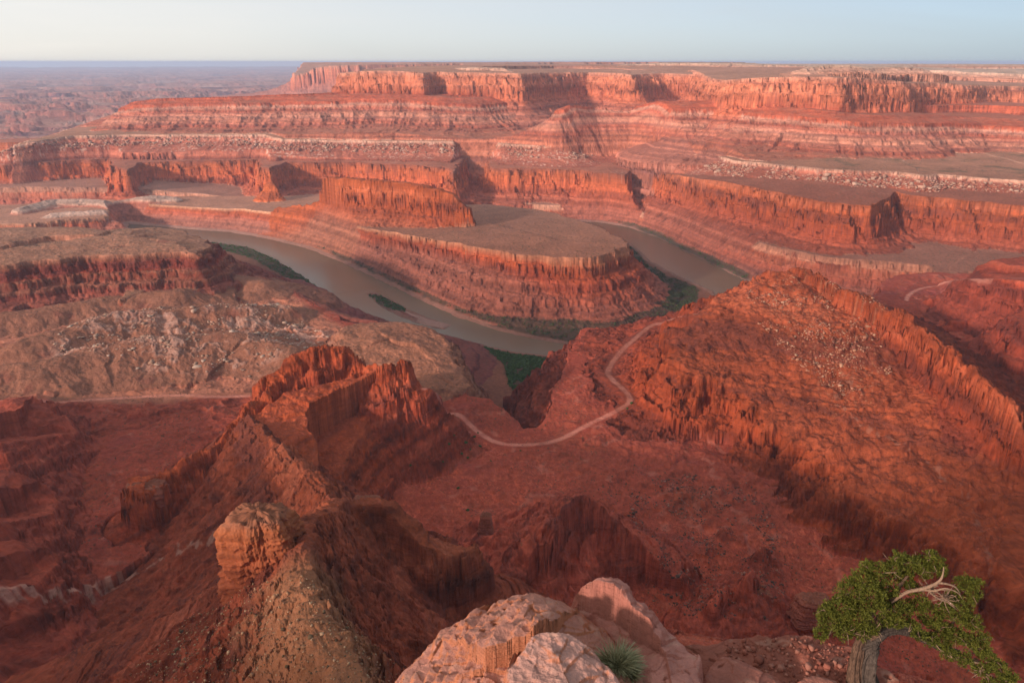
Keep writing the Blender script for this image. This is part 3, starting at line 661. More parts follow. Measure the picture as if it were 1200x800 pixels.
    # rubble of pale blocks below the rim bench
    rb = ix('rim_bench') * (G.drop > 9) * (G.drop < 62) + ix('red_cliff_bench') * (G.d < -10) * sstep(0.0, 0.3, fbm(X / 200, Y / 200, 3)) * 0.4
    rk = sstep(0.1, 0.3, fbm(X / 11, Y / 17, 3, 0.6)) * sstep(-0.25, 0.2, fbm(X / 120, Y / 120, 3))
    mix(rb * rk, (0.56, 0.36, 0.26))
    # boulder apron on the right ridge, ribbon of pale rock
    za = zone(G, LZ(190, (880, 345), (930, 335), (1000, 360), (1040, 400), (1030, 450), (985, 455), (940, 410), (900, 380)), 18)
    rk2 = sstep(0.2, 0.4, fbm(X / 5, Y / 5, 3, 0.6))
    mix(za * rk2 * 0.8, (0.50, 0.28, 0.17))
    mix(ix('spur') * (1 - sstep(10, 34, G.drop + mid * 14)) * (1 - sstep(400, 440, G.R)) * 0.85, (0.37, 0.22, 0.125))
    # back of the right ridge with pale ledges
    zr = ix('right_ridge') * (sstep(10, 30, G.drop)) * (X > 560)
    def ribbon(pts, z, w, col, k=0.8, brk=0.0):
        p = [sight(*t) for t in pts]
        ii = G.window(p, w * 4 + 60)
        if len(ii):
            wx = X.ravel()[ii]; wy = Y.ravel()[ii]
            nx = fbm(wx / 25, wy / 25, 3) * w * 1.2
            d, _, _ = sdf(wx + nx, wy + nx, p, False)
            o = np.zeros(X.shape, F)
            o.ravel()[ii] = (1 - sstep(w * 0.5, w, np.abs(d))) * sstep(brk - 0.2, brk + 0.1, fbm(wx / 10, wy / 10, 3) + 0.4)
            mix(o * k, col)
    ribbon([(985, 430), (1000, 455), (975, 470), (1000, 490), (1040, 515), (1090, 545), (1130, 580), (1145, 610), (1160, 660)], 150, 6, (0.46, 0.28, 0.20), 0.5, 0.55)
    ribbon([(-20, 724), (60, 702), (130, 680), (200, 646), (262, 632)], 108, 7, (0.50, 0.36, 0.28), 0.7, 0.45)
    for p in ROADS.values():
        w = 4.2
        q = [sight(t[0], t[1]) for t in p]
        ii = G.window(q, 30)
        if len(ii):
            # smooth the course
            d, _, _ = sdf(X.ravel()[ii], Y.ravel()[ii], smooth_line(q, 6), False)
            o = np.zeros(X.shape, F); o.ravel()[ii] = 1 - sstep(w * 0.6, w * 1.5, np.abs(d) + fbm(X.ravel()[ii] / 14, Y.ravel()[ii] / 14, 3) * 1.6)
            mix(o * (0.62 + 0.5 * fbm(X / 30, Y / 30, 3)), (0.56, 0.30, 0.225))
    # scrub: speckle of low dark plants on flats
    sp = (G.R < 2400) * sstep(0.36, 0.44, fbm(X / 6 + 5, Y / 6, 2)) * sstep(-0.1, 0.3, fbm(X / 150 + 20, Y / 150, 3)) * flatall
    mix(sp * 0.45 * (1 - sstep(4000, 6000, G.R)) * (H > 20), (0.085, 0.085, 0.04))
    sp2 = flatall * ix('mesa_cap', 'rim_bench') * (G.d < 0) * (G.R > 2300) * sstep(0.1, 0.4, fbm(X / 130 + 5, Y / 130, 4, 0.65))
    mix(sp2 * 0.6, (0.10, 0.095, 0.05))
    # river margins
    mix((G.wd < 14) * (G.wd > -1) * 0.7, (0.30, 0.20, 0.15))
    for nm, p in BANKS.items():
        z = zone(G, p, 8)
        mix(z * (H < 14) * 0.85, (0.075, 0.062, 0.040))
    mix(zone(G, LZ(1, (470, 364), (500, 374), (528, 381), (520, 386), (495, 380)), 4) * (H < 6), (0.42, 0.30, 0.24))
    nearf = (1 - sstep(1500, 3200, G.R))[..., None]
    C = C * (1 - nearf * np.array((0.08, 0.25, 0.31), F))  # near reds deepened; the darkening stands in for dim foreground light
    C = C * np.where(np.isin(G.who, [i for i, n in enumerate(G.forms) if n in ('canyon_floor', 'overlook_mesa', 'dark_fin', 'slab_ridge')]), F(1.28), F(0.84) + F(0.30) * sstep(2500, 3400, G.R))[..., None]  # light balance painted in: shaded forms and far ground lighter, sunlit near darker
    C = C * np.where(np.isin(G.who, [i for i, n in enumerate(G.forms) if n == 'right_ridge']), F(0.88), F(1.0))[..., None]
    C = C * np.array((1.0, 0.97, 1.07), F)
    lum = C.mean(-1, keepdims=True)
    C = lum + (C - lum) * F(1.16)
    return np.clip(C, 0.01, 0.85), sl

def smooth_line(p, n):
    o = []
    q = [p[0]] + list(p) + [p[-1]]
    for i in range(1, len(q) - 2):
        for k in range(n):
            t = k / n
            o.append(tuple(0.5 * (2 * q[i][c] + (q[i + 1][c] - q[i - 1][c]) * t + (2 * q[i - 1][c] - 5 * q[i][c] + 4 * q[i + 1][c] - q[i + 2][c]) * t * t
                                  + (3 * q[i][c] - q[i - 1][c] - 3 * q[i + 1][c] + q[i + 2][c]) * t ** 3) for c in range(3)))
    o.append(p[-1])
    return o

# ------------------------------------------------------------------ materials
def new_mat(name):
    m = bpy.data.materials.new(name)
    m.use_nodes = True
    nt = m.node_tree
    b = nt.nodes['Principled BSDF']
    b.inputs['Roughness'].default_value = 0.95
    b.inputs['Specular IOR Level'].default_value = 0.15
    return m, nt, b

def N(nt, kind, **kw):
    n = nt.nodes.new(kind)
    for k, v in kw.items():
        if k in n.inputs.keys():
            n.inputs[k].default_value = v
        else:
            setattr(n, k, v)
    return n

def math_n(nt, op, a, b=None):
    n = nt.nodes.new('ShaderNodeMath'); n.operation = op
    for i, v in enumerate((a, b)):
        if v is None: continue
        if isinstance(v, (int, float)): n.inputs[i].default_value = v
        else: nt.links.new(v, n.inputs[i])
    return n.outputs[0]

def terrain_material(name, scale):
    """rock and soil: bed colours come with the mesh, grain and joints from noise in metres"""
    m, nt, b = new_mat(name)
    L = nt.links.new
    at = N(nt, 'ShaderNodeVertexColor'); at.layer_name = 'bed_colour'
    geo = N(nt, 'ShaderNodeNewGeometry')
    P = geo.outputs['Position']
    n1 = N(nt, 'ShaderNodeTexNoise', Scale=1 / (9.0 * scale), Detail=8.0, Roughness=0.68); L(P, n1.inputs['Vector'])
    mp = N(nt, 'ShaderNodeMapping'); mp.inputs['Scale'].default_value = (1 / (7 * scale), 1 / (7 * scale), 1 / (15 * scale)); L(P, mp.inputs['Vector'])
    n2 = N(nt, 'ShaderNodeTexNoise', Scale=1.0, Detail=7.0, Roughness=0.62); L(mp.outputs[0], n2.inputs['Vector'])
    mz = N(nt, 'ShaderNodeMapping'); mz.inputs['Scale'].default_value = (1 / (120 * scale), 1 / (120 * scale), 1 / (5.0 * scale)); L(P, mz.inputs['Vector'])
    n3 = N(nt, 'ShaderNodeTexNoise', Scale=1.0, Detail=5.0, Roughness=0.65); L(mz.outputs[0], n3.inputs['Vector'])
    sep = N(nt, 'ShaderNodeSeparateXYZ'); L(geo.outputs['True Normal'], sep.inputs[0])
    steep = N(nt, 'ShaderNodeMapRange'); steep.inputs['From Min'].default_value = 0.9; steep.inputs['From Max'].default_value = 0.5
    L(sep.outputs['Z'], steep.inputs['Value'])
    wall = math_n(nt, 'ADD', math_n(nt, 'MULTIPLY', n2.outputs['Fac'], 1.1), math_n(nt, 'MULTIPLY', n3.outputs['Fac'], 0.9))
    mixh = N(nt, 'ShaderNodeMix'); mixh.data_type = 'FLOAT'
    L(steep.outputs[0], mixh.inputs[0]); L(n1.outputs['Fac'], mixh.inputs[2]); L(wall, mixh.inputs[3])
    bump = N(nt, 'ShaderNodeBump', Strength=0.85, Distance=4.5 * scale)
    L(mixh.outputs[0], bump.inputs['Height']); L(bump.outputs[0], b.inputs['Normal'])
    # grain in the colour
    v = math_n(nt, 'ADD', math_n(nt, 'MULTIPLY', math_n(nt, 'SUBTRACT', n1.outputs['Fac'], 0.5), 0.9), 1.0)
    v2 = math_n(nt, 'ADD', math_n(nt, 'MULTIPLY', math_n(nt, 'SUBTRACT', n3.outputs['Fac'], 0.5), 0.7), 1.0)
    vm = math_n(nt, 'MULTIPLY', v, v2)
    mul = N(nt, 'ShaderNodeVectorMath'); mul.operation = 'SCALE'
    L(at.outputs['Color'], mul.inputs[0]); L(vm, mul.inputs['Scale'])
    L(mul.outputs[0], b.inputs['Base Color'])
    return m

def tag(o, label=None, cat=None, group=None, kind=None):
    if label: o['label'] = label
    if cat: o['category'] = cat
    if group: o['group'] = group
    if kind: o['kind'] = kind
    return o

def mesh_from_grid(name, V, quads, col, mat):
    """one mesh object out of part of the grid"""
    used = np.unique(quads)
    remap = np.zeros(V.shape[0], np.int32); remap[used] = np.arange(len(used), dtype=np.int32)
    q = remap[quads]
    me = bpy.data.meshes.new(name)
    me.vertices.add(len(used)); me.vertices.foreach_set('co', V[used].ravel().astype(F))
    nq = len(q)
    me.loops.add(nq * 4); me.loops.foreach_set('vertex_index', q.ravel())
    me.polygons.add(nq)
    me.polygons.foreach_set('loop_start', np.arange(0, nq * 4, 4, dtype=np.int32))
    me.update(calc_edges=True)
    at = me.color_attributes.new('bed_colour', 'FLOAT_COLOR', 'POINT')
    c4 = np.ones((len(used), 4), F); c4[:, :3] = col[used]
    at.data.foreach_set('color', c4.ravel())
    me.materials.append(mat)
    o = bpy.data.objects.new(name, me)
    COL.objects.link(o)
    return o

rows = []
for a, b, n in ((9, 120, 60), (120, 300, 150), (300, 1050, 540), (1050, 3400, 900), (3400, 5000, 400), (5000, 7200, 150), (7200, 20000, 170), (20000, 75000, 90)):
    rows.append(np.geomspace(a, b, max(6, int(n * RES)), endpoint=False))
rr = np.concatenate(rows + [[75000.0]])
aa = np.radians(np.concatenate([np.linspace(-64, -37, int(90 * RES), endpoint=False), np.linspace(-37, 37, int(1300 * RES), endpoint=False), np.linspace(37, 64, int(90 * RES))]))
GR = Ground(rr[:, None] * np.sin(aa)[None, :], rr[:, None] * np.cos(aa)[None, :])
build_ground(GR)
carve(GR)
# ------------------------------------------------------------------ reading the ground back
def ground_z(x, y, G=None):
    G = G or GR
    x = np.atleast_1d(np.asarray(x, float)); y = np.atleast_1d(np.asarray(y, float))
    r = np.hypot(x, y); a = np.arctan2(x, y)
    i = np.clip(np.searchsorted(rr, r) - 1, 0, len(rr) - 2); j = np.clip(np.searchsorted(aa, a) - 1, 0, len(aa) - 2)
    fi = np.clip((r - rr[i]) / (rr[i + 1] - rr[i]), 0, 1); fj = np.clip((a - aa[j]) / (aa[j + 1] - aa[j]), 0, 1)
    H = G.H
    return (H[i, j] * (1 - fi) + H[i + 1, j] * fi) * (1 - fj) + (H[i, j + 1] * (1 - fi) + H[i + 1, j + 1] * fi) * fj

def sight(u, v):
    """first ground met by the sight line through (u, v)"""
    a, b = (u - 600) / FPX, (400 - v) / FPX
    d = np.array((a, CP + b * SP, -SP + b * CP))
    t = np.geomspace(60, 60000, 6000)
    p = d[None] * t[:, None]
    h = ground_z(p[:, 0], p[:, 1])
    k = np.nonzero(CAMZ + p[:, 2] < h)[0]
    k = k[0] if len(k) else -1
    return p[k, 0], p[k, 1], h[k]

def grade_roads(G):
    for p in ROADS.values():
        q = smooth_line([sight(t[0], t[1]) for t in p], 6)
        ii = G.window(q, 30)
        if len(ii):
            d, z, _ = sdf(G.X.ravel()[ii], G.Y.ravel()[ii], q, False)
            w = 1 - sstep(4, 22, np.abs(d))
            Hf = G.H.ravel(); Hf[ii] = Hf[ii] * (1 - w) + z * w
grade_roads(GR)
COLR, SLOPE = colour(GR)
V = np.stack([GR.X, GR.Y, GR.H], -1).reshape(-1, 3)
nr, nc = GR.X.shape
# the unseen mesa and country behind the viewpoint, coarsely, added to shade the foreground
rb = np.geomspace(9, 9000, 110); ab = np.radians(np.linspace(64, 296, 150))
GB = Ground(rb[:, None] * np.sin(ab)[None, :], rb[:, None] * np.cos(ab)[None, :])
GB.lay('overlook_mesa', OVERLOOK, OVERLOOK_PROF, rough=0)
GB.H = np.maximum(GB.H, 90)
idx = np.arange(nr * nc, dtype=np.int32).reshape(nr, nc)
Q = np.stack([idx[:-1, :-1], idx[:-1, 1:], idx[1:, 1:], idx[1:, :-1]], -1).reshape(-1, 4)
# clockwise seen from above for increasing azimuth: turn the faces up
Q = Q[:, ::-1].copy()
qwho = GR.who.reshape(-1)[Q[:, 0]]
M_ROCK = terrain_material('layered_rock', 1.0)
M_FAR = terrain_material('far_rock', 3.0)
SETTING = {
    'valley_floor': ('brush grown valley floor beside the brown river', 'valley floor'),
    'distant_badlands': ('hazy blue and purple badlands reaching to the horizon', 'badlands'),
    'river_bench': ('pale rimmed bench whose wall stands over the far side of the river', 'bench'),
    'red_cliff_bench': ('long red cliff tier between the river bench and the pale rim', 'cliff'),
    'rim_bench': ('pale rimmed bench with white rubble below its edge', 'bench'),
    'ledge_slope': ('gullied red and grey slopes under a thin dark ledge', 'slope'),
    'cliff_mesa': ('tall red cliffed mesa under the skyline', 'mesa'),
    'mesa_cap': ('pale domed plateau top dotted with dark scrub at the skyline', 'plateau'),
    'gooseneck_mesa': ('flat topped red peninsula wrapped by the river bend', 'mesa'),
    'dome_ridge': ('low grey domes behind the left river wall', 'ridge'),
    'fin_butte': ('bright orange wall of rock standing on the peninsula', 'butte'),
    'terraced_bench': ('dark red terraces under tan caps at the left river bank', 'bench'),
    'canyon_floor': ('red undulating canyon floor crossed by the dirt road', 'canyon floor'),
    'purple_apron': ('dull purple slope running down to the river on the left', 'slope'),
    'tan_hill': ('smooth tan hills with broken white sandstone', 'hills'),
    'right_ridge': ('rugged red ridge topped by a sheer orange wall on the right', 'ridge'),
    'right_butte': ('dark red buttes at the right edge beyond the ridge', 'butte'),
    'left_ridge': ('tilted red hogback ridge in front of the tan hills', 'ridge'),
    'slab_ridge': ('stacked dark red slabs at the left edge', 'ridge'),
    'spur': ('tan topped talus spur descending from the viewpoint', 'ridge'),
    'dark_fin': ('small dark red fin on the canyon floor', 'rock fin'),
    'overlook_mesa': ('cliff and talus of the mesa below the viewpoint', 'mesa'),
}
names = np.array(GR.forms)
for nm in dict.fromkeys(GR.forms):
    ids = np.nonzero(names == nm)[0]
    m = np.isin(qwho, ids)
    if not m.any():
        continue
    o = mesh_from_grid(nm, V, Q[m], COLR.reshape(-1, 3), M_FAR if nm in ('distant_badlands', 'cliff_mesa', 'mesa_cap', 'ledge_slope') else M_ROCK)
    lab, cat = SETTING[nm]
    tag(o, lab, cat, kind='structure')

ib = np.arange(GB.X.size, dtype=np.int32).reshape(GB.X.shape)
QB = np.stack([ib[1:, :-1], ib[1:, 1:], ib[:-1, 1:], ib[:-1, :-1]], -1).reshape(-1, 4)
CB = np.zeros((GB.X.size, 3), F) + np.array((0.36, 0.15, 0.095), F)
tag(mesh_from_grid('back_mesa', np.stack([GB.X, GB.Y, GB.H], -1).reshape(-1, 3), QB, CB, M_ROCK), 'red mesa top and cliffs behind the viewpoint', 'mesa', kind='structure')

# water sheet
m, nt, b = new_mat('river_water')
b.inputs['Base Color'].default_value = (0.115, 0.088, 0.054, 1)
b.inputs['Roughness'].default_value = 0.27
b.inputs['Specular IOR Level'].default_value = 0.5
nz = N(nt, 'ShaderNodeTexNoise', Scale=0.25, Detail=4.0); tc = N(nt, 'ShaderNodeNewGeometry'); nt.links.new(tc.outputs['Position'], nz.inputs['Vector'])
bp = N(nt, 'ShaderNodeBump', Strength=0.08, Distance=0.4); nt.links.new(nz.outputs['Fac'], bp.inputs['Height']); nt.links.new(bp.outputs[0], b.inputs['Normal'])
me = bpy.data.meshes.new('river')
xs = [p[0] for p in WATER]; ys = [p[1] for p in WATER]
me.from_pydata([(min(xs) - 30, min(ys) - 30, 0), (max(xs) + 30, min(ys) - 30, 0), (max(xs) + 30, max(ys) + 30, 0), (min(xs) - 30, max(ys) + 30, 0)], [], [(0, 1, 2, 3)])
me.materials.append(m)
o = bpy.data.objects.new('river', me); COL.objects.link(o)
tag(o, 'muddy brown river winding round the peninsula', 'river', kind='structure')

# ------------------------------------------------------------------ haze
def add_haze(density=3.0e-5):
    me = bpy.data.meshes.new('haze')
    bm = bmesh.new(); bmesh.ops.create_cube(bm, size=1.0)
    for v in bm.verts:
        v.co.x *= 170000; v.co.y = 90000 if v.co.y > 0 else -6000; v.co.z = 625.0 if v.co.z > 0 else -60.0
    bm.to_mesh(me); bm.free()
    m = bpy.data.materials.new('haze'); m.use_nodes = True
    nt = m.node_tree; nt.nodes.clear()
    out = nt.nodes.new('ShaderNodeOutputMaterial'); pv = nt.nodes.new('ShaderNodeVolumePrincipled')
    pv.inputs['Color'].default_value = (0.60, 0.75, 1.0, 1)
    pv.inputs['Density'].default_value = density
    pv.inputs['Anisotropy'].default_value = 0.2
    nt.links.new(pv.outputs[0], out.inputs['Volume'])
    me.materials.append(m)
    o = bpy.data.objects.new('haze', me); COL.objects.link(o)
    tag(o, 'thin blue haze of the morning air over the canyon country', 'haze', kind='stuff')
add_haze()

def inside(px, py, poly):
    o = np.zeros(px.shape, bool)
    n = len(poly)
    for i in range(n):
        x0, y0 = poly[i][:2]; x1, y1 = poly[(i + 1) % n][:2]
        if y0 == y1: continue
        c = (py >= min(y0, y1)) & (py < max(y0, y1))
        o ^= c & (px < x0 + (py - y0) * (x1 - x0) / (y1 - y0))
    return o

def scatter(poly, n, seed):
    r = np.random.RandomState(seed)
    xs = [p[0] for p in poly]; ys = [p[1] for p in poly]
    x = r.uniform(min(xs), max(xs), n); y = r.uniform(min(ys), max(ys), n)
    m = inside(x, y, poly)
    return x[m], y[m]

def raw_mesh(name, V, faces, mat, col=None, smooth=False):
    """faces: (n, k) array"""
    me = bpy.data.meshes.new(name)
    V = np.asarray(V, F); faces = np.asarray(faces, np.int32)
    me.vertices.add(len(V)); me.vertices.foreach_set('co', V.ravel())
    n, k = faces.shape
    me.loops.add(n * k); me.loops.foreach_set('vertex_index', faces.ravel())
    me.polygons.add(n); me.polygons.foreach_set('loop_start', np.arange(0, n * k, k, dtype=np.int32))
    me.update(calc_edges=True)
    if col is not None:
        at = me.color_attributes.new('bed_colour', 'FLOAT_COLOR', 'POINT')
        c4 = np.ones((len(V), 4), F); c4[:, :3] = col
        at.data.foreach_set('color', c4.ravel())
    if smooth:
        me.polygons.foreach_set('use_smooth', np.ones(n, bool))
    me.materials.append(mat)
    return me

def add(name, me, parent=None):
    o = bpy.data.objects.new(name, me)
    COL.objects.link(o)
    if parent is not None: o.parent = parent
    return o

_CUBE = np.array([(-1, -1, -1), (1, -1, -1), (1, 1, -1), (-1, 1, -1), (-1, -1, 1), (1, -1, 1), (1, 1, 1), (-1, 1, 1)], F) * F(0.5)
_CF = np.array([(0, 3, 2, 1), (4, 5, 6, 7), (0, 1, 5, 4), (1, 2, 6, 5), (2, 3, 7, 6), (3, 0, 4, 7)], np.int32)

def rubble(name, x, y, size, cols, mat, label, cat, seed, flatness=0.6, sink=0.25):
    """many broken blocks lying on the ground, as one mass"""
    r = np.random.RandomState(seed)
    n = len(x)
    z = ground_z(x, y)
    S = size[:, None] * np.stack([r.uniform(0.7, 1.5, n), r.uniform(0.6, 1.2, n), r.uniform(0.5, 1.1, n) * flatness * 1.4], -1)
    v = _CUBE[None] + r.uniform(-0.17, 0.17, (n, 8, 3))
    v = v * S[:, None, :]
    a = r.uniform(0, 6.28, n); t = r.uniform(-0.35, 0.35, n)
    ca, sa = np.cos(a)[:, None], np.sin(a)[:, None]; ct, st_ = np.cos(t)[:, None], np.sin(t)[:, None]
    vx, vy, vz = v[..., 0], v[..., 1] * ct - v[..., 2] * st_, v[..., 1] * st_ + v[..., 2] * ct
    W = np.stack([vx * ca - vy * sa + x[:, None], vx * sa + vy * ca + y[:, None], vz + (z + size * flatness * (0.5 - sink))[:, None]], -1)
    Fc = (_CF[None] + (np.arange(n, dtype=np.int32) * 8)[:, None, None]).reshape(-1, 4)
    c = np.array(cols, F)[r.randint(0, len(cols), n)] * r.uniform(0.75, 1.2, (n, 1))
    o = add(name, raw_mesh(name, W.reshape(-1, 3), Fc, mat, np.repeat(c, 8, 0)))
    return tag(o, label, cat, kind='stuff')

def simple_rock_material(name, bump=0.3, scale=1.0):
    m, nt, b = new_mat(name)
    L = nt.links.new
    at = N(nt, 'ShaderNodeVertexColor'); at.layer_name = 'bed_colour'
    geo = N(nt, 'ShaderNodeNewGeometry')
    n1 = N(nt, 'ShaderNodeTexNoise', Scale=1 / scale, Detail=7.0, Roughness=0.65); L(geo.outputs['Position'], n1.inputs['Vector'])
    bp = N(nt, 'ShaderNodeBump', Strength=0.7, Distance=bump * scale); L(n1.outputs['Fac'], bp.inputs['Height']); L(bp.outputs[0], b.inputs['Normal'])
    v = math_n(nt, 'ADD', math_n(nt, 'MULTIPLY', n1.outputs['Fac'], 0.8), 0.6)
    mul = N(nt, 'ShaderNodeVectorMath'); mul.operation = 'SCALE'
    L(at.outputs['Color'], mul.inputs[0]); L(v, mul.inputs['Scale']); L(mul.outputs[0], b.inputs['Base Color'])
    return m

M_BLOCK = simple_rock_material('broken_block', 0.3, 2.0)

def mask_noise(x, y, L, lo):
    return fbm(np.asarray(x, F) / F(L), np.asarray(y, F) / F(L), 3) > lo

# rubble fields
PALE_B = [(0.48, 0.30, 0.22), (0.44, 0.25, 0.18), (0.40, 0.19, 0.13), (0.36, 0.14, 0.095)]
RED_B = [(0.36, 0.12, 0.07), (0.42, 0.18, 0.11), (0.30, 0.09, 0.055), (0.48, 0.28, 0.18)]
R_ = np.random.RandomState(21)
x, y = scatter(LZ(150, (870, 345, 210), (930, 332, 215), (985, 352, 205), (1040, 392, 185), (1045, 440, 165), (1010, 462, 160), (975, 452, 160), (930, 410, 185), (890, 375, 200)), 6500, 5)
m_ = mask_noise(x, y, 70, -0.05); x, y = x[m_], y[m_]
rubble('boulder_field', x, y, np.clip(R_.lognormal(0.25, 0.5, len(x)), 0.6, 5.5), RED_B + [(0.42, 0.2, 0.12)], M_BLOCK, 'scattered boulders below the sheer wall of the right ridge', 'boulders', 6)
x, y = scatter(LZ(100, (740, 560), (830, 540), (900, 570), (930, 660), (900, 740), (820, 740), (760, 680), (735, 620)), 7000, 7)
m_ = mask_noise(x, y, 50, -0.05); x, y = x[m_], y[m_]
rubble('floor_rubble', x, y, np.clip(R_.lognormal(-0.15, 0.45, len(x)), 0.4, 3), [(0.22, 0.08, 0.055), (0.12, 0.06, 0.045), (0.10, 0.06, 0.045), (0.30, 0.14, 0.10)], M_BLOCK, 'dark stones strewn over the canyon floor', 'stones', 8)
x, y = scatter(LZ(125, (60, 412), (160, 425), (300, 424), (350, 405), (400, 385), (345, 358), (338, 346), (290, 350), (230, 370), (150, 360), (80, 380)), 4500, 9)
m_ = mask_noise(x, y, 45, 0.02); x, y = x[m_], y[m_]
rubble('white_sandstone_rubble', x, y, np.clip(R_.lognormal(0.6, 0.65, len(x)), 0.6, 9), [(0.46, 0.32, 0.245), (0.42, 0.27, 0.195), (0.36, 0.21, 0.145)], M_BLOCK, 'broken ledges of white sandstone over the left hills', 'rubble', 10, 0.33)
# talus under the pale rim
mrim = (np.isin(GR.who, np.nonzero(names == 'rim_bench')[0])) & (GR.drop > 11) & (GR.drop < 44)
jj = np.nonzero(mrim.ravel())[0]
jj = R_.choice(jj, min(len(jj), 5500), replace=False)
x, y = GR.X.ravel()[jj].astype(float), GR.Y.ravel()[jj].astype(float)
m_ = mask_noise(x, y, 130, -0.2); x, y = x[m_], y[m_]
rubble('rim_rubble', x, y, np.clip(R_.lognormal(1.25, 0.6, len(x)), 1.5, 13), PALE_B, M_BLOCK, 'pale fallen blocks below the white rim', 'rubble', 12, 0.55)
# loose stones on the spur
x, y = scatter(LZ(330, (150, 800, 200), (230, 700, 240), (330, 660, 320), (420, 700, 310), (470, 800, 280), (430, 900, 320), (200, 900, 220)), 9000, 13)
rubble('spur_stones', x, y, np.clip(R_.lognormal(-0.75, 0.5, len(x)), 0.2, 2.2), [(0.34, 0.17, 0.09), (0.26, 0.11, 0.06), (0.44, 0.27, 0.16), (0.14, 0.09, 0.05)], M_BLOCK, 'loose stones on the spur below the viewpoint', 'stones', 14)

# ------------------------------------------------------------------ brush
def leaf_material(name, c1, c2):
    m, nt, b = new_mat(name)
    L = nt.links.new
    geo = N(nt, 'ShaderNodeNewGeometry')
    rmp = N(nt, 'ShaderNodeValToRGB')
    rmp.color_ramp.elements[0].color = (*c1, 1); rmp.color_ramp.elements[1].color = (*c2, 1)
    L(geo.outputs['Random Per Island'], rmp.inputs[0]); L(rmp.outputs[0], b.inputs['Base Color'])
    b.inputs['Roughness'].default_value = 0.7
    return m

def brush_arrays(x, y, z, size, leaves, seed):
    """leafy clumps: every clump a dome of small tilted leaf faces"""
    r = np.random.RandomState(seed)
    n = len(x)
    u = r.normal(size=(n, leaves, 3)); u /= np.linalg.norm(u, axis=2, keepdims=True)
    u[..., 2] = np.abs(u[..., 2]) * 0.9
    rad = r.uniform(0.55, 1.0, (n, leaves, 1))
    c = u * rad * size[:, None, None] * np.array((0.5, 0.5, 0.62))
    c = c + np.stack([x, y, z], -1)[:, None, :]
    s_ = size[:, None, None] * r.uniform(0.16, 0.30, (n, leaves, 1))
    t1 = r.normal(size=(n, leaves, 3)); t1 -= (t1 * u).sum(-1, keepdims=True) * u * 0.7
    t1 /= np.linalg.norm(t1, axis=2, keepdims=True)
    t2 = np.cross(u, t1); t2 /= np.linalg.norm(t2, axis=2, keepdims=True) + 1e-6
    V = np.stack([c - t1 * s_, c + t2 * s_ * 0.8, c + t1 * s_, c - t2 * s_ * 0.8], 2).reshape(-1, 3)
    return V, np.arange(len(V), dtype=np.int32).reshape(-1, 4)

M_BRUSH = leaf_material('river_brush', (0.030, 0.042, 0.014), (0.075, 0.085, 0.03))
M_BRUSH_G = leaf_material('green_brush', (0.030, 0.062, 0.014), (0.07, 0.12, 0.03))
M_SAGE = leaf_material('sagebrush', (0.05, 0.05, 0.028), (0.11, 0.10, 0.06))
BR = {'left': (9000, 4.2, M_BRUSH_G), 'isle': (1500, 4.2, M_BRUSH_G), 'far': (26000, 3.6, M_BRUSH), 'tip': (9000, 3.4, M_BRUSH), 'wall': (9000, 3.6, M_BRUSH_G), 'mouth': (14000, 4.4, M_BRUSH_G)}
BLAB = {'left': 'green willow strip along the left bank of the river', 'isle': 'green brush on the small river island', 'far': 'dark brush lining the bank below the peninsula',
        'tip': 'dark brush on the flat round the peninsula tip', 'wall': 'thin green brush at the foot of the far river wall', 'mouth': 'green thicket filling the mouth of the side canyon'}
for k_, (nm, (n_, sz, mt)) in enumerate(BR.items()):
    x, y = scatter(BANKS[nm], n_, 30 + k_)
    keep = (ground_z(x, y) > -0.5) & (ground_z(x, y) < 14)
    lo = -0.28 if nm in ('mouth', 'left', 'isle') else -0.12
    keep &= mask_noise(x, y, 30, lo)
    x, y = x[keep], y[keep]
    r = np.random.RandomState(60 + k_)
    V_, F_ = brush_arrays(x, y, ground_z(x, y) - 0.2, sz * np.clip(r.lognormal(0, 0.35, len(x)), 0.5, 2.2), 12, 90 + k_)
    tag(add('riverside_brush', raw_mesh('riverside_brush', V_, F_, mt)), BLAB[nm], 'brush', kind='stuff')
# low scrub over the flats
jj = np.nonzero((np.isin(GR.who, np.nonzero(np.isin(names, ('canyon_floor', 'tan_hill', 'purple_apron')))[0]) & (SLOPE < 0.45) & (GR.R < 2300) & (GR.R > 550)).ravel())[0]
jj = R_.choice(jj, 36000, replace=False)
x, y = GR.X.ravel()[jj].astype(float), GR.Y.ravel()[jj].astype(float)
m_ = mask_noise(x, y, 110, -0.05); x, y = x[m_], y[m_]
V_, F_ = brush_arrays(x, y, ground_z(x, y) - 0.1, np.clip(R_.lognormal(0.15, 0.4, len(x)), 0.5, 3.2), 8, 77)
tag(add('desert_scrub', raw_mesh('desert_scrub', V_, F_, M_SAGE)), 'tiny grey green scrub dotted over the canyon floor', 'scrub', kind='stuff')

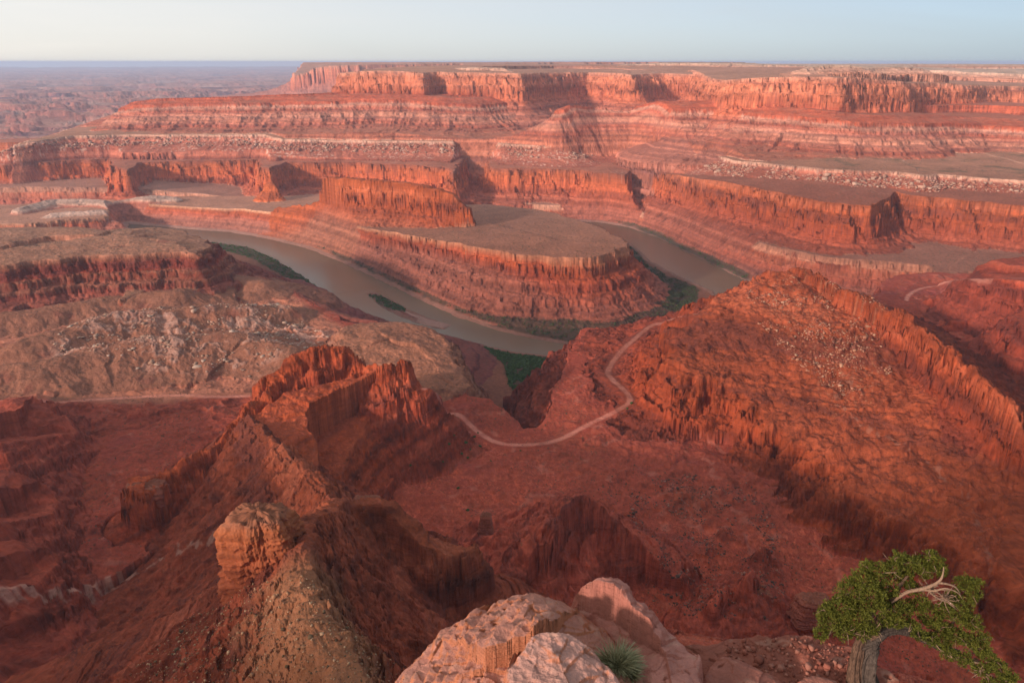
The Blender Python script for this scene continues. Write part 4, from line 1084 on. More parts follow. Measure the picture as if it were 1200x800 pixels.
# ------------------------------------------------------------------ free standing towers
def tower(name, centre, z_top, z_base, rx, ry, label, cat, seed, cap=(0.33, 0.125, 0.068), cols=((0.36, 0.112, 0.045), (0.32, 0.086, 0.036), (0.27, 0.072, 0.033)), nt_=340, nz_=150, flare=0.25, tilt=(0, 0)):
    """a stub of bedded sandstone: joints cut it from top to bottom, beds of unequal hardness stand out"""
    th = np.linspace(0, 2 * math.pi, nt_, endpoint=False)
    zz = np.linspace(0, 1, nz_)
    T, Z = np.meshgrid(th, zz)
    Rm = 0.5 * (rx + ry); Hh = z_top - z_base
    base = 1.0 / (np.abs(np.cos(T) / rx) ** 5 + np.abs(np.sin(T) / ry) ** 5) ** (1 / 5.0)
    cx = np.cos(T) * 1.7 + seed; cy = np.sin(T) * 1.7
    arc = T * Rm
    zm = Z * Hh
    band = np.floor(zm / (Hh * 0.13) + fbm((cx * 1.3).astype(F), (cy * 1.3).astype(F), 2))
    big = fbm((cx * 1.1 + Z * 0.4).astype(F), (cy * 1.1).astype(F), 3) * 0.17
    wq = fbm((arc / (Rm * 0.8)).astype(F), (zm / (Rm * 0.8)).astype(F), 3) * 0.6
    joint = cell(arc / (Rm * 0.62) + wq, zm / (Rm * 0.62) + wq + seed) * 0.24 + cell(arc / (Rm * 0.22) + wq, zm / (Rm * 0.15) + wq) * 0.09
    bed = np.interp(zm + fbm((cx * 2).astype(F), (cy * 2).astype(F), 2) * Hh * 0.02, np.linspace(-5, Hh + 5, 46), np.random.RandomState(seed + 3).rand(46)) * 0.07 - 0.035
    fine_ = fbm((cx * 6 + Z * 9).astype(F), (cy * 6 - Z * 7).astype(F), 5, 0.6) * 0.07
    fl_ = flare * (1 - Z) ** 1.6
    top_in = 1 - 0.16 * sstep(0.86, 1.0, Z)
    r = base * (1 + big + joint + bed + fine_ + fl_) * top_in
    X_ = centre[0] + r * np.cos(T) + tilt[0] * Z * Hh; Y_ = centre[1] + r * np.sin(T) + tilt[1] * Z * Hh
    Zw = z_base + zm + fbm((X_ / (Rm * 0.5)).astype(F), (Y_ / (Rm * 0.5)).astype(F), 3) * Hh * 0.04 * sstep(0.75, 1, Z)
    col = np.stack([np.interp(Z, (0, 0.5, 1), [c[k] for c in cols[::-1]]) for k in range(3)], -1)
    bn = np.interp(zm, np.linspace(0, Hh, 40), np.random.RandomState(seed).rand(40)) - 0.5
    col *= (1 + 0.45 * bn + 0.3 * fine_ / 0.12 * 0.5)[..., None]
    w = (sstep(0.90, 1.0, Z + fine_ * 0.6))[..., None]
    col = col * (1 - w) + np.array(cap) * w
    # lid: rings shrinking to the middle
    rings = [np.stack([X_, Y_, Zw], -1).reshape(-1, 3)]; cols_ = [col.reshape(-1, 3)]
    re_ = np.hypot(X_[-1] - centre[0] - tilt[0] * Hh, Y_[-1] - centre[1] - tilt[1] * Hh)
    re_ = np.convolve(np.concatenate([re_[-20:], re_, re_[:20]]), np.ones(41) / 41, 'valid'); rb_ = base[-1] * 0.86
    for f in (0.9, 0.78, 0.64, 0.5, 0.36, 0.22, 0.1, 0.02):
        rf = f * (re_ * f ** 4 + rb_ * (1 - f ** 4))
        px = centre[0] + tilt[0] * Hh + rf * np.cos(th); py = centre[1] + tilt[1] * Hh + rf * np.sin(th)
        pz = z_top + (Zw[-1] - z_top) * f ** 3 + (1 - f) * Hh * 0.04 + fbm((px / (Rm * 0.3)).astype(F), (py / (Rm * 0.3)).astype(F), 5, 0.6) * Hh * 0.10
        sh = 0.8 + 0.5 * fbm((px / (Rm * 0.2) + 5).astype(F), (py / (Rm * 0.2)).astype(F), 4, 0.6)
        rings.append(np.stack([px, py, pz], -1)); cols_.append(np.array(cap)[None] * sh[:, None])
    V_ = np.concatenate(rings); C_ = np.concatenate(cols_)
    n = nz_ + 8
    a = np.arange(n * nt_, dtype=np.int32).reshape(n, nt_)
    b = np.roll(a, -1, 1)
    Fq = np.stack([a[:-1], b[:-1], b[1:], a[1:]], -1).reshape(-1, 4)
    o = add(name, raw_mesh(name, V_, Fq, M_TOWER, np.clip(C_, 0.02, 0.8)))
    return tag(o, label, cat)

M_TOWER = simple_rock_material('tower_rock', 0.35, 2.2)
p = at_d(304, 612, 432)
tower('sandstone_tower', (p[0], p[1] + 2), 322.0, 262.0, 21.5, 15.5, 'blocky sunlit orange sandstone tower with a pale cap standing on the near spur', 'rock tower', 4, tilt=(-0.02, 0))
for (u, v, dp, rx, ry, hh, lab, sd_) in ((170, 566, 765, 21, 13, 56, 'dark red fluted rock stub on the slope left of the near spur', 9),
                                       (569, 602, 640, 5, 4, 20, 'small dark lone pinnacle between the cliff and the fin on the canyon floor', 12),
                                       (430, 585, 615, 13, 9, 24, 'low dark rock knob behind the saddle of the near spur', 15),
                                       (885, 690, 640, 16, 10, 30, 'squat dark red stub on the canyon floor above the foreground ledge', 17),
                                       (955, 700, 610, 14, 10, 26, 'squat dark red stub on the canyon floor just left of the juniper', 19)):
    p = at_d(u, v, dp)
    tower('rock_stub', p, p[2], p[2] - hh, rx, ry, lab, 'rock stub', sd_, cap=(0.30, 0.10, 0.06), cols=((0.30, 0.09, 0.055), (0.29, 0.085, 0.052), (0.25, 0.075, 0.05)), nt_=200, nz_=80, flare=0.5)

# ------------------------------------------------------------------ foreground rocks on the brink
def rock_material(name, scale, pit):
    m, nt, b = new_mat(name)
    L = nt.links.new
    at = N(nt, 'ShaderNodeVertexColor'); at.layer_name = 'bed_colour'
    geo = N(nt, 'ShaderNodeNewGeometry'); P = geo.outputs['Position']
    n1 = N(nt, 'ShaderNodeTexNoise', Scale=9.0 / scale, Detail=9.0, Roughness=0.68); L(P, n1.inputs['Vector'])
    n2 = N(nt, 'ShaderNodeTexNoise', Scale=70.0 / scale, Detail=4.0, Roughness=0.7); L(P, n2.inputs['Vector'])
    vo = N(nt, 'ShaderNodeTexVoronoi', Scale=16.0 / scale); L(P, vo.inputs['Vector'])
    hgt = math_n(nt, 'ADD', n1.outputs['Fac'], math_n(nt, 'MULTIPLY', vo.outputs['Distance'], pit))
    mb = N(nt, 'ShaderNodeMapping'); mb.inputs['Scale'].default_value = (2.5, 2.5, 34); mb.inputs['Rotation'].default_value = (0.35, -0.45, 0.2); L(P, mb.inputs['Vector'])
    n3 = N(nt, 'ShaderNodeTexNoise', Scale=1.0, Detail=6.0, Roughness=0.6); L(mb.outputs[0], n3.inputs['Vector'])
    hgt = math_n(nt, 'ADD', hgt, math_n(nt, 'MULTIPLY', n3.outputs['Fac'], 0.75))
    hgt = math_n(nt, 'ADD', hgt, math_n(nt, 'MULTIPLY', n2.outputs['Fac'], 0.22))
    bp = N(nt, 'ShaderNodeBump', Strength=0.8, Distance=0.05 * scale); L(hgt, bp.inputs['Height']); L(bp.outputs[0], b.inputs['Normal'])
    v = math_n(nt, 'ADD', math_n(nt, 'MULTIPLY', n1.outputs['Fac'], 0.7), 0.62)
    v = math_n(nt, 'MULTIPLY', v, math_n(nt, 'ADD', math_n(nt, 'MULTIPLY', n2.outputs['Fac'], 0.35), 0.83))
    mul = N(nt, 'ShaderNodeVectorMath'); mul.operation = 'SCALE'
    L(at.outputs['Color'], mul.inputs[0]); L(v, mul.inputs['Scale']); L(mul.outputs[0], b.inputs['Base Color'])
    b.inputs['Roughness'].default_value = 0.85
    return m

def boulder(name, outline, prof, label, cat, col, side_col, rise=0.3, rise_max=0.3, lump=0.05, lump_len=0.5, crack=0.03, bed=0.05, bed_h=0.14, tilt=(0.25, 0.1), planes=(), pit=0.3, step=0.009, depth=2.6, seed=0, kind=None, mat=None, warp=0.05):
    xs = [p[0] for p in outline]; ys = [p[1] for p in outline]
    rch = prof[-1][0] + 0.1
    gx = np.arange(min(xs) - rch, max(xs) + rch, step, dtype=F); gy = np.arange(max(min(ys) - rch, 1.0), max(ys) + rch, step, dtype=F)
    X, Y = np.meshgrid(gx, gy)
    s0 = F(seed * 7.7)
    wx = X + fbm(X / 0.35 + s0, Y / 0.35, 4) * F(warp); wy = Y + fbm(X / 0.35, Y / 0.35 + s0 + 5, 4) * F(warp)
    d, z, s = sdf(wx, wy, outline)
    h0 = z - interp(d, prof)
    joint = ridged(s / 0.45 + s0, h0 / 2.0, 2)
    d = d + (joint - 0.5) * F(0.012) + cell(s / 0.5 + s0, h0 / 0.22) * F(0.03) + np.interp(h0 + X * tilt[0] + Y * tilt[1], np.arange(588, 600, 0.07), np.random.RandomState(seed + 1).rand(172)).astype(F) * F(0.10)
    h = z - interp(d, prof) + np.minimum(np.maximum(-d, 0) * F(rise), F(rise_max))
    for (px, py, pz, ax, ay) in planes:
        h = np.minimum(h, pz + (X - px) * F(ax) + (Y - py) * F(ay) + fbm(X / 0.3 + s0, Y / 0.3 + 9, 3) * F(0.03))
    h = h + fbm(X / F(lump_len) + s0, Y / F(lump_len), 6, 0.55) * F(lump)
    q = (h + X * F(tilt[0]) + Y * F(tilt[1])) / F(bed_h) + fbm(X / 0.6, Y / 0.6 + s0, 3) * F(0.7)
    fr = q - np.floor(q)
    h = h + (sstep(0.6, 1.0, fr) - fr) * F(bed)
    wc = fbm(X / 0.5, Y / 0.5 + s0, 3) * F(0.5)
    h = h + cell(X / 0.34 + wc + s0, Y / 0.26 + wc) * F(lump * 0.75) + cell(X / 0.11 + wc, Y / 0.09 + wc + s0) * F(lump * 0.28)
    cr = sstep(0.93, 0.985, ridged(X / 0.8 + s0, Y / 0.8 + 3, 2))
    h = h - cr * F(crack)
    zmin = max(p[2] for p in outline) - depth
    idx_ = np.arange(X.size, dtype=np.int32).reshape(X.shape)
    Qd = np.stack([idx_[:-1, :-1], idx_[:-1, 1:], idx_[1:, 1:], idx_[1:, :-1]], -1).reshape(-1, 4)
    Qd = Qd[(h.ravel()[Qd] > zmin).all(1)]
    gxs = np.hypot(np.gradient(h, axis=1), np.gradient(h, axis=0)) / step
    w = sstep(0.5, 1.4, gxs)[..., None]
    nz_ = fbm(X / 0.7 + s0, Y / 0.7, 4)
    c = np.array(col, F) * (1 + 0.35 * nz_)[..., None] * (1 - w) + np.array(side_col, F) * w
    pale = sstep(0.15, 0.4, fbm(X / 0.25 + 4, Y / 0.25 + s0, 4))[..., None] * 0.35
    c = c + (np.array((0.50, 0.30, 0.22), F) - c) * pale * (1 - w)
    c = c * (1 - 0.25 * cr[..., None])
    V_ = np.stack([X, Y, h], -1).reshape(-1, 3)
    used = np.unique(Qd); rm = np.zeros(len(V_), np.int32); rm[used] = np.arange(len(used))
    o = add(name, raw_mesh(name, V_[used], rm[Qd], mat or rock_material(name + '_stone', 1.0, pit), np.clip(c.reshape(-1, 3)[used], 0.02, 0.8)))
    return tag(o, label, cat, kind=kind)

STEEP = [(0, 0), (0.04, 0.05), (0.12, 0.28), (0.22, 0.8), (0.34, 1.8), (0.5, 3.2)]
ledge = LZ(593.95, (400, 860), (520, 752), (640, 722), (740, 720), (800, 752), (835, 752), (850, 747), (880, 743), (920, 740), (955, 743), (990, 750), (1015, 762), (1045, 785), (1070, 815), (1085, 860), (1090, 960)) + [(2.6, 1.5, 593.2), (-1.6, 1.5, 593.2)]
boulder('overlook_ledge', ledge, [(0, 0), (0.05, 0.08), (0.15, 0.3), (0.3, 0.8), (0.7, 2.4), (1.4, 6)], 'dusty red rock ledge strewn with gravel beside the juniper', 'ledge', (0.28, 0.095, 0.065), (0.30, 0.10, 0.068), rise=0.0, lump=0.045, lump_len=0.8, crack=0.03, bed=0.04, bed_h=0.1, tilt=(0.05, 0.1), step=0.012, depth=5.0, seed=3, kind='structure', pit=0.25, warp=0.12)
A_ = [at_z(u, v, z) for u, v, z in ((430, 850, 594.25), (455, 803, 594.25), (488, 762, 594.3), (510, 738, 594.4), (535, 722, 594.5), (560, 712, 594.55), (592, 697, 594.62), (625, 690, 594.66), (655, 694, 594.66), (684, 708, 594.55), (712, 735, 594.45), (738, 775, 594.35), (752, 820, 594.3), (750, 900, 594.3), (520, 930, 594.25))]
boulder('rounded_boulder', A_, STEEP, 'broad layered orange boulder with a lit left flank at the brink', 'boulder', (0.47, 0.21, 0.155), (0.49, 0.18, 0.095), rise=0.45, rise_max=0.34, lump=0.07, lump_len=0.55, crack=0.035, bed=0.06, bed_h=0.13, tilt=(0.5, -0.25), seed=1,
        planes=((-0.45, 5.9, 594.78, 0.6, 0.15), (-0.15, 6.35, 594.9, 0.4, -0.35)))
S_ = [at_z(u, v, z) for u, v, z in ((590, 860, 594.85), (597, 800, 594.9), (603, 765, 594.95), (614, 742, 595.0), (640, 733, 595.0), (668, 737, 594.97), (695, 752, 594.92), (722, 778, 594.85), (742, 806, 594.8), (765, 860, 594.7), (700, 900, 594.7))]
boulder('pale_slab', S_, [(0, 0), (0.03, 0.03), (0.07, 0.16), (0.12, 0.4), (0.2, 0.9)], 'pale pink pitted slab resting on the layered boulder', 'slab', (0.52, 0.275, 0.22), (0.50, 0.20, 0.12), rise=0.06, rise_max=0.04, lump=0.035, lump_len=0.22, crack=0.02, bed=0.015, bed_h=0.06, seed=2, pit=0.9, depth=1.0)
B_ = [at_z(u, v, z) for u, v, z in ((668, 712, 594.5), (672, 694, 594.6), (684, 682, 594.75), (700, 674, 594.85), (724, 674, 594.85), (740, 684, 594.8), (754, 702, 594.7), (772, 720, 594.55), (798, 742, 594.42), (818, 768, 594.35), (826, 800, 594.3), (835, 860, 594.25), (780, 900, 594.2), (754, 830, 594.25), (732, 775, 594.3), (704, 735, 594.4))]
boulder('smooth_boulder', B_, STEEP, 'smooth pink boulder with a rounded crown right of the crack', 'boulder', (0.48, 0.205, 0.16), (0.44, 0.165, 0.12), rise=0.35, rise_max=0.22, lump=0.055, lump_len=0.7, crack=0.025, bed=0.03, bed_h=0.2, tilt=(-0.3, 0.3), seed=5, planes=((1.3, 6.3, 594.95, -0.55, -0.1),))
C_ = [at_z(u, v, z) for u, v, z in ((818, 800, 594.15), (830, 780, 594.15), (850, 768, 594.15), (880, 775, 594.15), (910, 790, 594.12), (930, 812, 594.1), (930, 870, 594.1), (830, 880, 594.1))]
boulder('low_rock', C_, [(0, 0), (0.06, 0.05), (0.15, 0.2), (0.3, 0.6)], 'low flat red rock on the ledge right of the smooth boulder', 'rock', (0.34, 0.125, 0.09), (0.32, 0.11, 0.075), rise=0.1, rise_max=0.04, lump=0.03, lump_len=0.4, seed=8, depth=0.9)
D_ = [at_z(u, v, z) for u, v, z in ((925, 805, 594.08), (935, 792, 594.08), (955, 788, 594.08), (978, 795, 594.08), (985, 815, 594.05), (960, 850, 594.05), (930, 840, 594.05))]
boulder('low_rock', D_, [(0, 0), (0.05, 0.05), (0.12, 0.2), (0.25, 0.5)], 'small flat red rock on the ledge next to the juniper trunk', 'rock', (0.35, 0.14, 0.10), (0.32, 0.11, 0.075), rise=0.1, rise_max=0.04, lump=0.03, lump_len=0.3, seed=10, depth=0.8)
E_ = [at_z(u, v, z) for u, v, z in ((430, 850, 593.95), (462, 806, 593.95), (490, 770, 594.0), (512, 764, 594.1), (520, 790, 594.15), (505, 850, 594.1))]
boulder('low_rock', E_, STEEP, 'knobbly brown rock at the foot of the layered boulder', 'rock', (0.36, 0.16, 0.095), (0.40, 0.15, 0.08), rise=0.3, rise_max=0.12, lump=0.05, lump_len=0.25, seed=14, depth=2.0)

# gravel on the ledge
gx, gy = scatter(LZ(593.95, (845, 752), (920, 744), (985, 754), (1010, 790), (990, 850), (860, 850)), 700, 41)
dg = bpy.context.evaluated_depsgraph_get(); dg.update()
led = bpy.data.objects['overlook_ledge']
gz = np.array([(lambda h: h[1].z if h[0] else np.nan)(led.ray_cast(Vector((a, b, 610)), Vector((0, 0, -1)))) for a, b in zip(gx, gy)])
ok = ~np.isnan(gz); gx, gy, gz = gx[ok], gy[ok], gz[ok]
gs = np.clip(R_.lognormal(-4.0, 0.55, len(gx)), 0.007, 0.07)
vv = _CUBE[None] + R_.uniform(-0.16, 0.16, (len(gx), 8, 3))
vv = vv * (gs[:, None] * R_.uniform(0.6, 1.3, (len(gx), 3)))[:, None, :]
an = R_.uniform(0, 6.28, len(gx)); ca, sa = np.cos(an)[:, None], np.sin(an)[:, None]
W_ = np.stack([vv[..., 0] * ca - vv[..., 1] * sa + gx[:, None], vv[..., 0] * sa + vv[..., 1] * ca + gy[:, None], vv[..., 2] + (gz + gs * 0.2)[:, None]], -1).reshape(-1, 3)
gc = np.array([(0.28, 0.095, 0.065), (0.22, 0.075, 0.052), (0.33, 0.14, 0.10)], F)[R_.randint(0, 3, len(gx))]
o = add('ledge_gravel', raw_mesh('ledge_gravel', W_, (_CF[None] + (np.arange(len(gx), dtype=np.int32) * 8)[:, None, None]).reshape(-1, 4), simple_rock_material('gravel_stone', 0.2, 0.02), np.repeat(gc, 8, 0)))
tag(o, 'red gravel lying on the foreground ledge', 'gravel', kind='stuff')

# ------------------------------------------------------------------ juniper
def px(u, v, d):
    return np.array(at_d(u, v, d))

def tube(points, radii, seg=14, twist=0.0, rib=0.0, sub=8, seed=0):
    """a tapering limb along a smooth course, ribbed like old wood"""
    P_ = np.array(smooth_line([tuple(p) for p in points], sub)); n = len(P_)
    Rr = np.interp(np.linspace(0, len(points) - 1, n), np.arange(len(points)), radii)
    Tn = np.gradient(P_, axis=0); Tn /= np.linalg.norm(Tn, axis=1, keepdims=True)
    up = np.array((0.3, 0.5, 0.8)); V_ = []
    ph = np.random.RandomState(seed).uniform(0, 6.28, 5)
    th = np.linspace(0, 2 * math.pi, seg, endpoint=False)
    for i in range(n):
        a = np.cross(Tn[i], up); a /= np.linalg.norm(a); b = np.cross(Tn[i], a)
        k = i / max(n - 1, 1) * twist
        r = Rr[i] * (1 + rib * (0.5 * np.sin(3 * th + ph[0] + k) + 0.35 * np.sin(7 * th + ph[1] + k * 1.6) + 0.25 * np.sin(13 * th + ph[2] + k)) + 0.12 * rib * np.sin(i * 0.9 + ph[3]))
        V_.append(P_[i] + (np.cos(th) * r)[:, None] * a + (np.sin(th) * r)[:, None] * b)
    V_.append(np.tile(P_[-1] + Tn[-1] * Rr[-1] * 0.5, (seg, 1)))
    V_ = np.concatenate(V_); m_ = n + 1
    a = np.arange(m_ * seg, dtype=np.int32).reshape(m_, seg); b = np.roll(a, -1, 1)
    return V_, np.stack([a[:-1], b[:-1], b[1:], a[1:]], -1).reshape(-1, 4)

def bark_material(name, c1, c2):
    m, nt, b = new_mat(name)
    L = nt.links.new
    geo = N(nt, 'ShaderNodeNewGeometry')
    n1 = N(nt, 'ShaderNodeTexNoise', Scale=14.0, Detail=8.0, Roughness=0.7, Distortion=1.5); L(geo.outputs['Position'], n1.inputs['Vector'])
    mp = N(nt, 'ShaderNodeMapping'); mp.inputs['Scale'].default_value = (60, 60, 9); L(geo.outputs['Position'], mp.inputs['Vector'])
    n2 = N(nt, 'ShaderNodeTexNoise', Scale=1.0, Detail=5.0); L(mp.outputs[0], n2.inputs['Vector'])
    r = N(nt, 'ShaderNodeValToRGB'); r.color_ramp.elements[0].color = (*c1, 1); r.color_ramp.elements[1].color = (*c2, 1)
    r.color_ramp.elements[0].position = 0.3; r.color_ramp.elements[1].position = 0.7
    mx = math_n(nt, 'ADD', math_n(nt, 'MULTIPLY', n1.outputs['Fac'], 0.5), math_n(nt, 'MULTIPLY', n2.outputs['Fac'], 0.5))
    L(mx, r.inputs[0]); L(r.outputs[0], b.inputs['Base Color'])
    bp = N(nt, 'ShaderNodeBump', Strength=1.0, Distance=0.02); L(n2.outputs['Fac'], bp.inputs['Height']); L(bp.outputs[0], b.inputs['Normal'])
    return m

M_BARK = bark_material('juniper_bark', (0.03, 0.018, 0.014), (0.20, 0.115, 0.075))
M_GREYWOOD = bark_material('weathered_wood', (0.022, 0.016, 0.013), (0.135, 0.10, 0.08))
M_DEAD = bark_material('dead_wood', (0.16, 0.09, 0.055), (0.38, 0.25, 0.17))
M_JUN = leaf_material('juniper_leaf', (0.040, 0.050, 0.008), (0.145, 0.145, 0.022))

jun = bpy.data.objects.new('juniper', None); COL.objects.link(jun)
jun.location = tuple(px(1020, 815, 6.35)); tag(jun, 'gnarled green juniper with a bare twisted trunk at the brink', 'tree')
bpy.context.view_layer.update()
def jpart(name, V_, F_, mat, smooth=True):
    o = add(name, raw_mesh(name, V_ - np.array(jun.location), F_, mat, smooth=smooth), jun)
    return o
def limb(name, pts, rad, mat, seg=12, twist=4, rib=0.2, seed=0):
    V_, F_ = tube([px(*p) for p in pts], rad, seg, twist, rib, 8, seed)
    return jpart(name, V_, F_, mat)
limb('trunk', [(1018, 850, 6.25), (1014, 815, 6.28), (1012, 785, 6.3), (1016, 760, 6.34), (1028, 744, 6.38), (1046, 736, 6.42), (1066, 738, 6.48), (1086, 748, 6.55), (1104, 759, 6.62), (1124, 764, 6.7)], [0.16, 0.135, 0.11, 0.088, 0.07, 0.06, 0.052, 0.044, 0.03, 0.02], M_GREYWOOD, 56, 9, 0.4, 3)
limb('trunk', [(1002, 850, 6.2), (1001, 800, 6.24), (1004, 765, 6.3), (1012, 738, 6.35), (1022, 715, 6.4), (1034, 690, 6.45)], [0.085, 0.066, 0.05, 0.04, 0.03, 0.02], M_BARK, 40, 7, 0.42, 5)
for k_, (pts, rad, mt) in enumerate((
        ([(1022, 752, 6.35), (1030, 728, 6.38), (1042, 708, 6.42), (1052, 690, 6.45), (1064, 674, 6.5)], [0.06, 0.045, 0.035, 0.022, 0.01], M_BARK),
        ([(1044, 706, 6.40), (1062, 694, 6.36), (1080, 690, 6.32), (1096, 684, 6.30), (1104, 676, 6.3), (1106, 664, 6.34)], [0.012, 0.017, 0.019, 0.015, 0.010, 0.004], M_DEAD),
        ([(1078, 690, 6.32), (1094, 692, 6.27), (1108, 689, 6.25), (1122, 694, 6.25), (1128, 702, 6.26)], [0.011, 0.010, 0.007, 0.005, 0.002], M_DEAD),
        ([(1098, 682, 6.3), (1110, 684, 6.28), (1120, 688, 6.27), (1126, 697, 6.27)], [0.014, 0.01, 0.007, 0.003], M_DEAD),
        ([(1086, 690, 6.32), (1098, 700, 6.3), (1112, 706, 6.3), (1120, 713, 6.3)], [0.012, 0.009, 0.006, 0.002], M_DEAD),
        ([(1104, 760, 6.62), (1112, 768, 6.55), (1128, 772, 6.5), (1146, 776, 6.48)], [0.035, 0.026, 0.02, 0.012], M_DEAD),
        ([(1108, 764, 6.6), (1108, 750, 6.6), (1114, 735, 6.6), (1122, 720, 6.6)], [0.03, 0.024, 0.018, 0.008], M_BARK),
        ([(1012, 745, 6.3), (1000, 742, 6.28), (988, 738, 6.28), (976, 728, 6.3)], [0.02, 0.016, 0.011, 0.004], M_DEAD),
        ([(1020, 722, 6.38), (1008, 710, 6.38), (996, 700, 6.4), (985, 690, 6.42)], [0.022, 0.016, 0.011, 0.005], M_BARK),
        ([(1142, 772, 6.5), (1156, 782, 6.5), (1170, 788, 6.5), (1182, 800, 6.5)], [0.016, 0.012, 0.008, 0.003], M_DEAD))):
    limb('branch', pts, rad, mt, 10, 3, 0.2, 20 + k_)

def sprays(blobs, seed, per, blade, tuft_blades):
    """scale-leaved sprays: tufts of short upright blades thick through each clump"""
    r = np.random.RandomState(seed)
    Vs = []
    for (u, v, rad, dp) in blobs:
        c = px(u, v, dp); R0 = rad * dp / 900.0 * 1.12
        n = int(per * (rad / 22.0) ** 2)
        q = r.normal(size=(n, 3)); q /= np.linalg.norm(q, axis=1, keepdims=True)
        q *= (r.uniform(0.25, 1.0, (n, 1)) ** 0.45) * R0 * r.uniform(0.82, 1.1, (n, 1))
        lob = r.normal(size=(int(rad * 0.8), 3)); lob /= np.linalg.norm(lob, axis=1, keepdims=True)   # the clump breaks up into smaller sprays
        near_ = (q @ lob.T) / (np.linalg.norm(q, axis=1, keepdims=True) + 1e-6)
        q = q * (0.72 + 0.42 * np.clip((near_.max(1, keepdims=True) - 0.80) / 0.2, 0, 1))
        q += lob[near_.argmax(1)] * R0 * 0.06
        q[:, 2] *= 0.85
        tip = q / (np.linalg.norm(q, axis=1, keepdims=True) + 1e-6) * 0.8 + np.array((0, 0, 0.7)) + r.normal(size=(n, 3)) * 0.25
        tip /= np.linalg.norm(tip, axis=1, keepdims=True)
        ctr = c + q
        dirs = tip[:, None, :] + r.normal(size=(n, tuft_blades, 3)) * 0.55
        dirs /= np.linalg.norm(dirs, axis=2, keepdims=True)
        base = ctr[:, None, :] + r.normal(size=(n, tuft_blades, 3)) * blade * 0.45
        sd_ = np.cross(dirs, r.normal(size=(n, tuft_blades, 3))); sd_ /= np.linalg.norm(sd_, axis=2, keepdims=True) + 1e-6
        ln = blade * r.uniform(0.6, 1.3, (n, tuft_blades, 1)); wd = blade * 0.20
        Vs.append(np.stack([base - sd_ * wd, base + sd_ * wd, base + dirs * ln + sd_ * wd * 0.7, base + dirs * ln - sd_ * wd * 0.7], 2).reshape(-1, 3))
    V_ = np.concatenate(Vs)
    return V_, np.arange(len(V_), dtype=np.int32).reshape(-1, 4)

BL = [(974, 728, 17, 6.32), (985, 712, 20, 6.35), (997, 694, 19, 6.4), (1012, 682, 18, 6.4), (1028, 672, 16, 6.45), (1046, 666, 14, 6.5), (1064, 660, 14, 6.55), (1080, 662, 13, 6.55), (1096, 660, 13, 6.55), (1104, 668, 10, 6.5), (1022, 700, 22, 6.36), (1040, 692, 14, 6.42),
      (1004, 722, 19, 6.3), (990, 738, 15, 6.28), (1008, 742, 10, 6.28), (1046, 712, 17, 6.4), (1062, 714, 12, 6.45), (1060, 678, 14, 6.55), (1078, 708, 14, 6.5), (1090, 722, 17, 6.5), (1106, 714, 14, 6.5), (1118, 700, 12, 6.5), (1132, 684, 13, 6.5), (1140, 698, 12, 6.5), (1126, 716, 16, 6.5), (1138, 728, 14, 6.5),
      (1102, 738, 16, 6.52), (1118, 744, 15, 6.52), (1134, 750, 14, 6.5), (1148, 760, 13, 6.48), (1160, 772, 13, 6.46), (1172, 784, 12, 6.44), (1180, 798, 12, 6.42), (1150, 784, 12, 6.46), (1162, 800, 12, 6.42), (1084, 672, 9, 6.6), (1076, 742, 11, 6.4), (1094, 750, 11, 6.42), (1112, 764, 12, 6.42), (1052, 728, 11, 6.34), (1130, 772, 11, 6.42), (1068, 730, 9, 6.36), (962, 742, 11, 6.3), (968, 716, 11, 6.34), (1016, 664, 9, 6.5), (1054, 652, 8, 6.55), (1090, 650, 8, 6.55), (1144, 682, 8, 6.5), (1036, 722, 9, 6.36), (1072, 690, 10, 6.62), (1024, 738, 9, 6.28), (1040, 730, 9, 6.33), (1154, 748, 9, 6.5), (1186, 792, 8, 6.42)]
# bare twigs poking out of the clumps
rt = np.random.RandomState(8); tv, tf, nb = [], [], 0
for k_ in range(190):
    bu, bv, br_, bd = BL[rt.randint(len(BL))]
    if rt.rand() < 0.45:
        bu, bv, br_, bd = [(990, 738, 15, 6.28), (1008, 742, 10, 6.28), (1090, 690, 16, 6.4), (1150, 784, 12, 6.46), (1106, 700, 14, 6.45)][rt.randint(5)]
    o0 = px(bu, bv, bd); dv = rt.normal(size=3); dv[2] = dv[2] * 0.6 - 0.05; dv /= np.linalg.norm(dv)
    ln_ = br_ * bd / 900 * rt.uniform(0.9, 1.55)
    mid_ = o0 + dv * ln_ * 0.55 + rt.normal(size=3) * 0.015
    a_, b_ = tube([o0, mid_, o0 + dv * ln_ + rt.normal(size=3) * 0.02], [0.007, 0.004, 0.0015], 5, 0, 0, 4, k_)
    tv.append(a_); tf.append(b_ + nb); nb += len(a_)
V_, F_ = sprays(BL, 5, 430, 0.0165, 11)
Vt_ = np.concatenate(tv); Ft_ = np.concatenate(tf) + len(V_); nleaf = len(F_)
cr_o = jpart('crown', np.concatenate([V_, Vt_]), np.concatenate([F_, Ft_]), M_JUN, False)
cr_o.data.materials.append(M_DEAD)
mi_ = np.zeros(nleaf + len(Ft_), np.int32); mi_[nleaf:] = 1
cr_o.data.polygons.foreach_set('material_index', mi_)

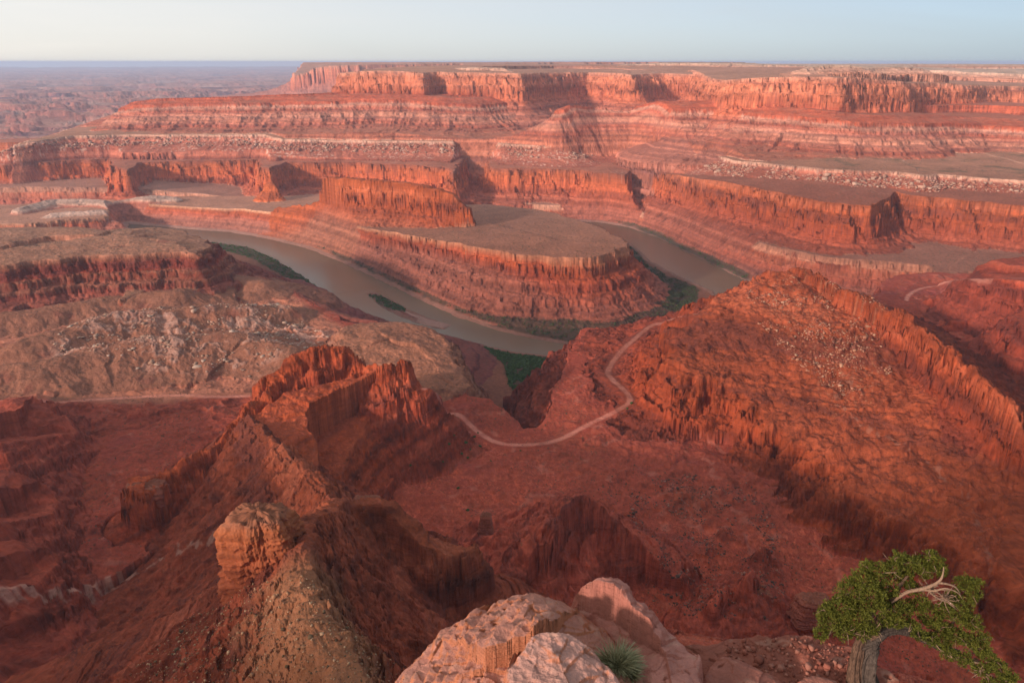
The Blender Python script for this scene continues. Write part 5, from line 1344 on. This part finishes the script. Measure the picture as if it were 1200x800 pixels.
# tuft growing in the crack of the boulders
c = px(727, 783, 6.0); r = np.random.RandomState(9); n = 2600
ang = r.uniform(0, 6.28, n); le = r.uniform(0, 1, n) ** 0.5
bs = np.stack([np.cos(ang) * 0.05 * le, np.sin(ang) * 0.05 * le, np.zeros(n)], -1)
dr = np.stack([np.cos(ang) * le * 0.9, np.sin(ang) * le * 0.9, 1.0 - 0.55 * le], -1) + r.normal(size=(n, 3)) * 0.22
dr /= np.linalg.norm(dr, axis=1, keepdims=True)
ln = r.uniform(0.10, 0.30, (n, 1)); sdv = np.cross(dr, r.normal(size=(n, 3))); sdv /= np.linalg.norm(sdv, axis=1, keepdims=True)
tuft = np.array([(0, 0, 0), (0.09, -0.05, -0.05), (-0.10, 0.05, 0.0), (0.05, 0.10, 0.0), (-0.05, -0.09, -0.03), (0.13, 0.03, -0.06), (-0.03, 0.02, 0.03)]); lean = r.normal(size=(7, 3)) * 0.35; kk = r.randint(0, 7, n)
bs = bs * 0.8 + tuft[kk]; dr = dr + lean[kk]; dr[:, 2] = np.maximum(dr[:, 2], 0.12); dr /= np.linalg.norm(dr, axis=1, keepdims=True); ln = ln * np.array([0.9, 0.7, 0.8, 0.75, 0.65, 0.55, 1.0])[kk][:, None]
b0 = c + bs; b1 = b0 + dr * ln * 0.6; b2 = b1 + (dr + np.array((0, 0, -0.25))) * ln * 0.4
wd = 0.003
V_ = np.stack([b0 - sdv * wd, b0 + sdv * wd, b1 + sdv * wd, b1 - sdv * wd, b1 - sdv * wd, b1 + sdv * wd, b2 + sdv * wd * 0.4, b2 - sdv * wd * 0.4], 1).reshape(-1, 3)
o = add('rock_shrub', raw_mesh('rock_shrub', V_, np.arange(len(V_), dtype=np.int32).reshape(-1, 4), leaf_material('shrub_leaf', (0.20, 0.205, 0.10), (0.46, 0.44, 0.27))))
tag(o, 'small grey green shrub growing in the crack between the boulders', 'shrub')

# single dark shrubs beside the road
for k_, (u, v, sz) in enumerate(((526, 521, 4.0), (541, 533, 3.6), (551, 527, 3.2), (546, 519, 4.4), (556, 512, 4.0), (532, 512, 2.6), (562, 523, 4.6), (548, 537, 3.4), (740, 473, 4.5), (735, 479, 3.6), (519, 541, 2.8), (481, 545, 3.2), (560, 507, 3.0), (537, 572, 4.2), (548, 598, 4.0), (610, 528, 2.6), (575, 540, 2.6))):
    x, y, z = sight(u, v)
    V_, F_ = brush_arrays(np.array([x, x + 0.3 * sz, x - 0.25 * sz]), np.array([y, y + 0.1 * sz, y + 0.2 * sz]), np.array([z - 0.2] * 3), np.array([sz, sz * 0.7, sz * 0.6]), 90, 300 + k_)
    o = add('desert_shrub', raw_mesh('desert_shrub', V_, F_, M_BRUSH_G))
    tag(o, 'small dark green shrub dotted on the red floor near the dirt road', 'shrub', 'shrubs dotted beside the dirt road')

# scrub dots on the far benches
jj = np.nonzero((np.isin(GR.who, np.nonzero(np.isin(names, ('gooseneck_mesa', 'river_bench', 'rim_bench', 'red_cliff_bench', 'terraced_bench', 'valley_floor')))[0]) & (SLOPE < 0.35) & (GR.R < 4200) & (GR.H > 8) & (GR.R > 1200)).ravel())[0]
jj = R_.choice(jj, 26000, replace=False)
x, y = GR.X.ravel()[jj].astype(float), GR.Y.ravel()[jj].astype(float)
m_ = mask_noise(x, y, 160, -0.12); x, y = x[m_], y[m_]
V_, F_ = brush_arrays(x, y, ground_z(x, y) - 0.1, np.clip(R_.lognormal(0.55, 0.4, len(x)), 0.8, 4.5), 6, 78)
tag(add('bench_scrub', raw_mesh('bench_scrub', V_, F_, M_SAGE)), 'sparse dark scrub dotting the flat bench tops across the canyon', 'scrub', kind='stuff')
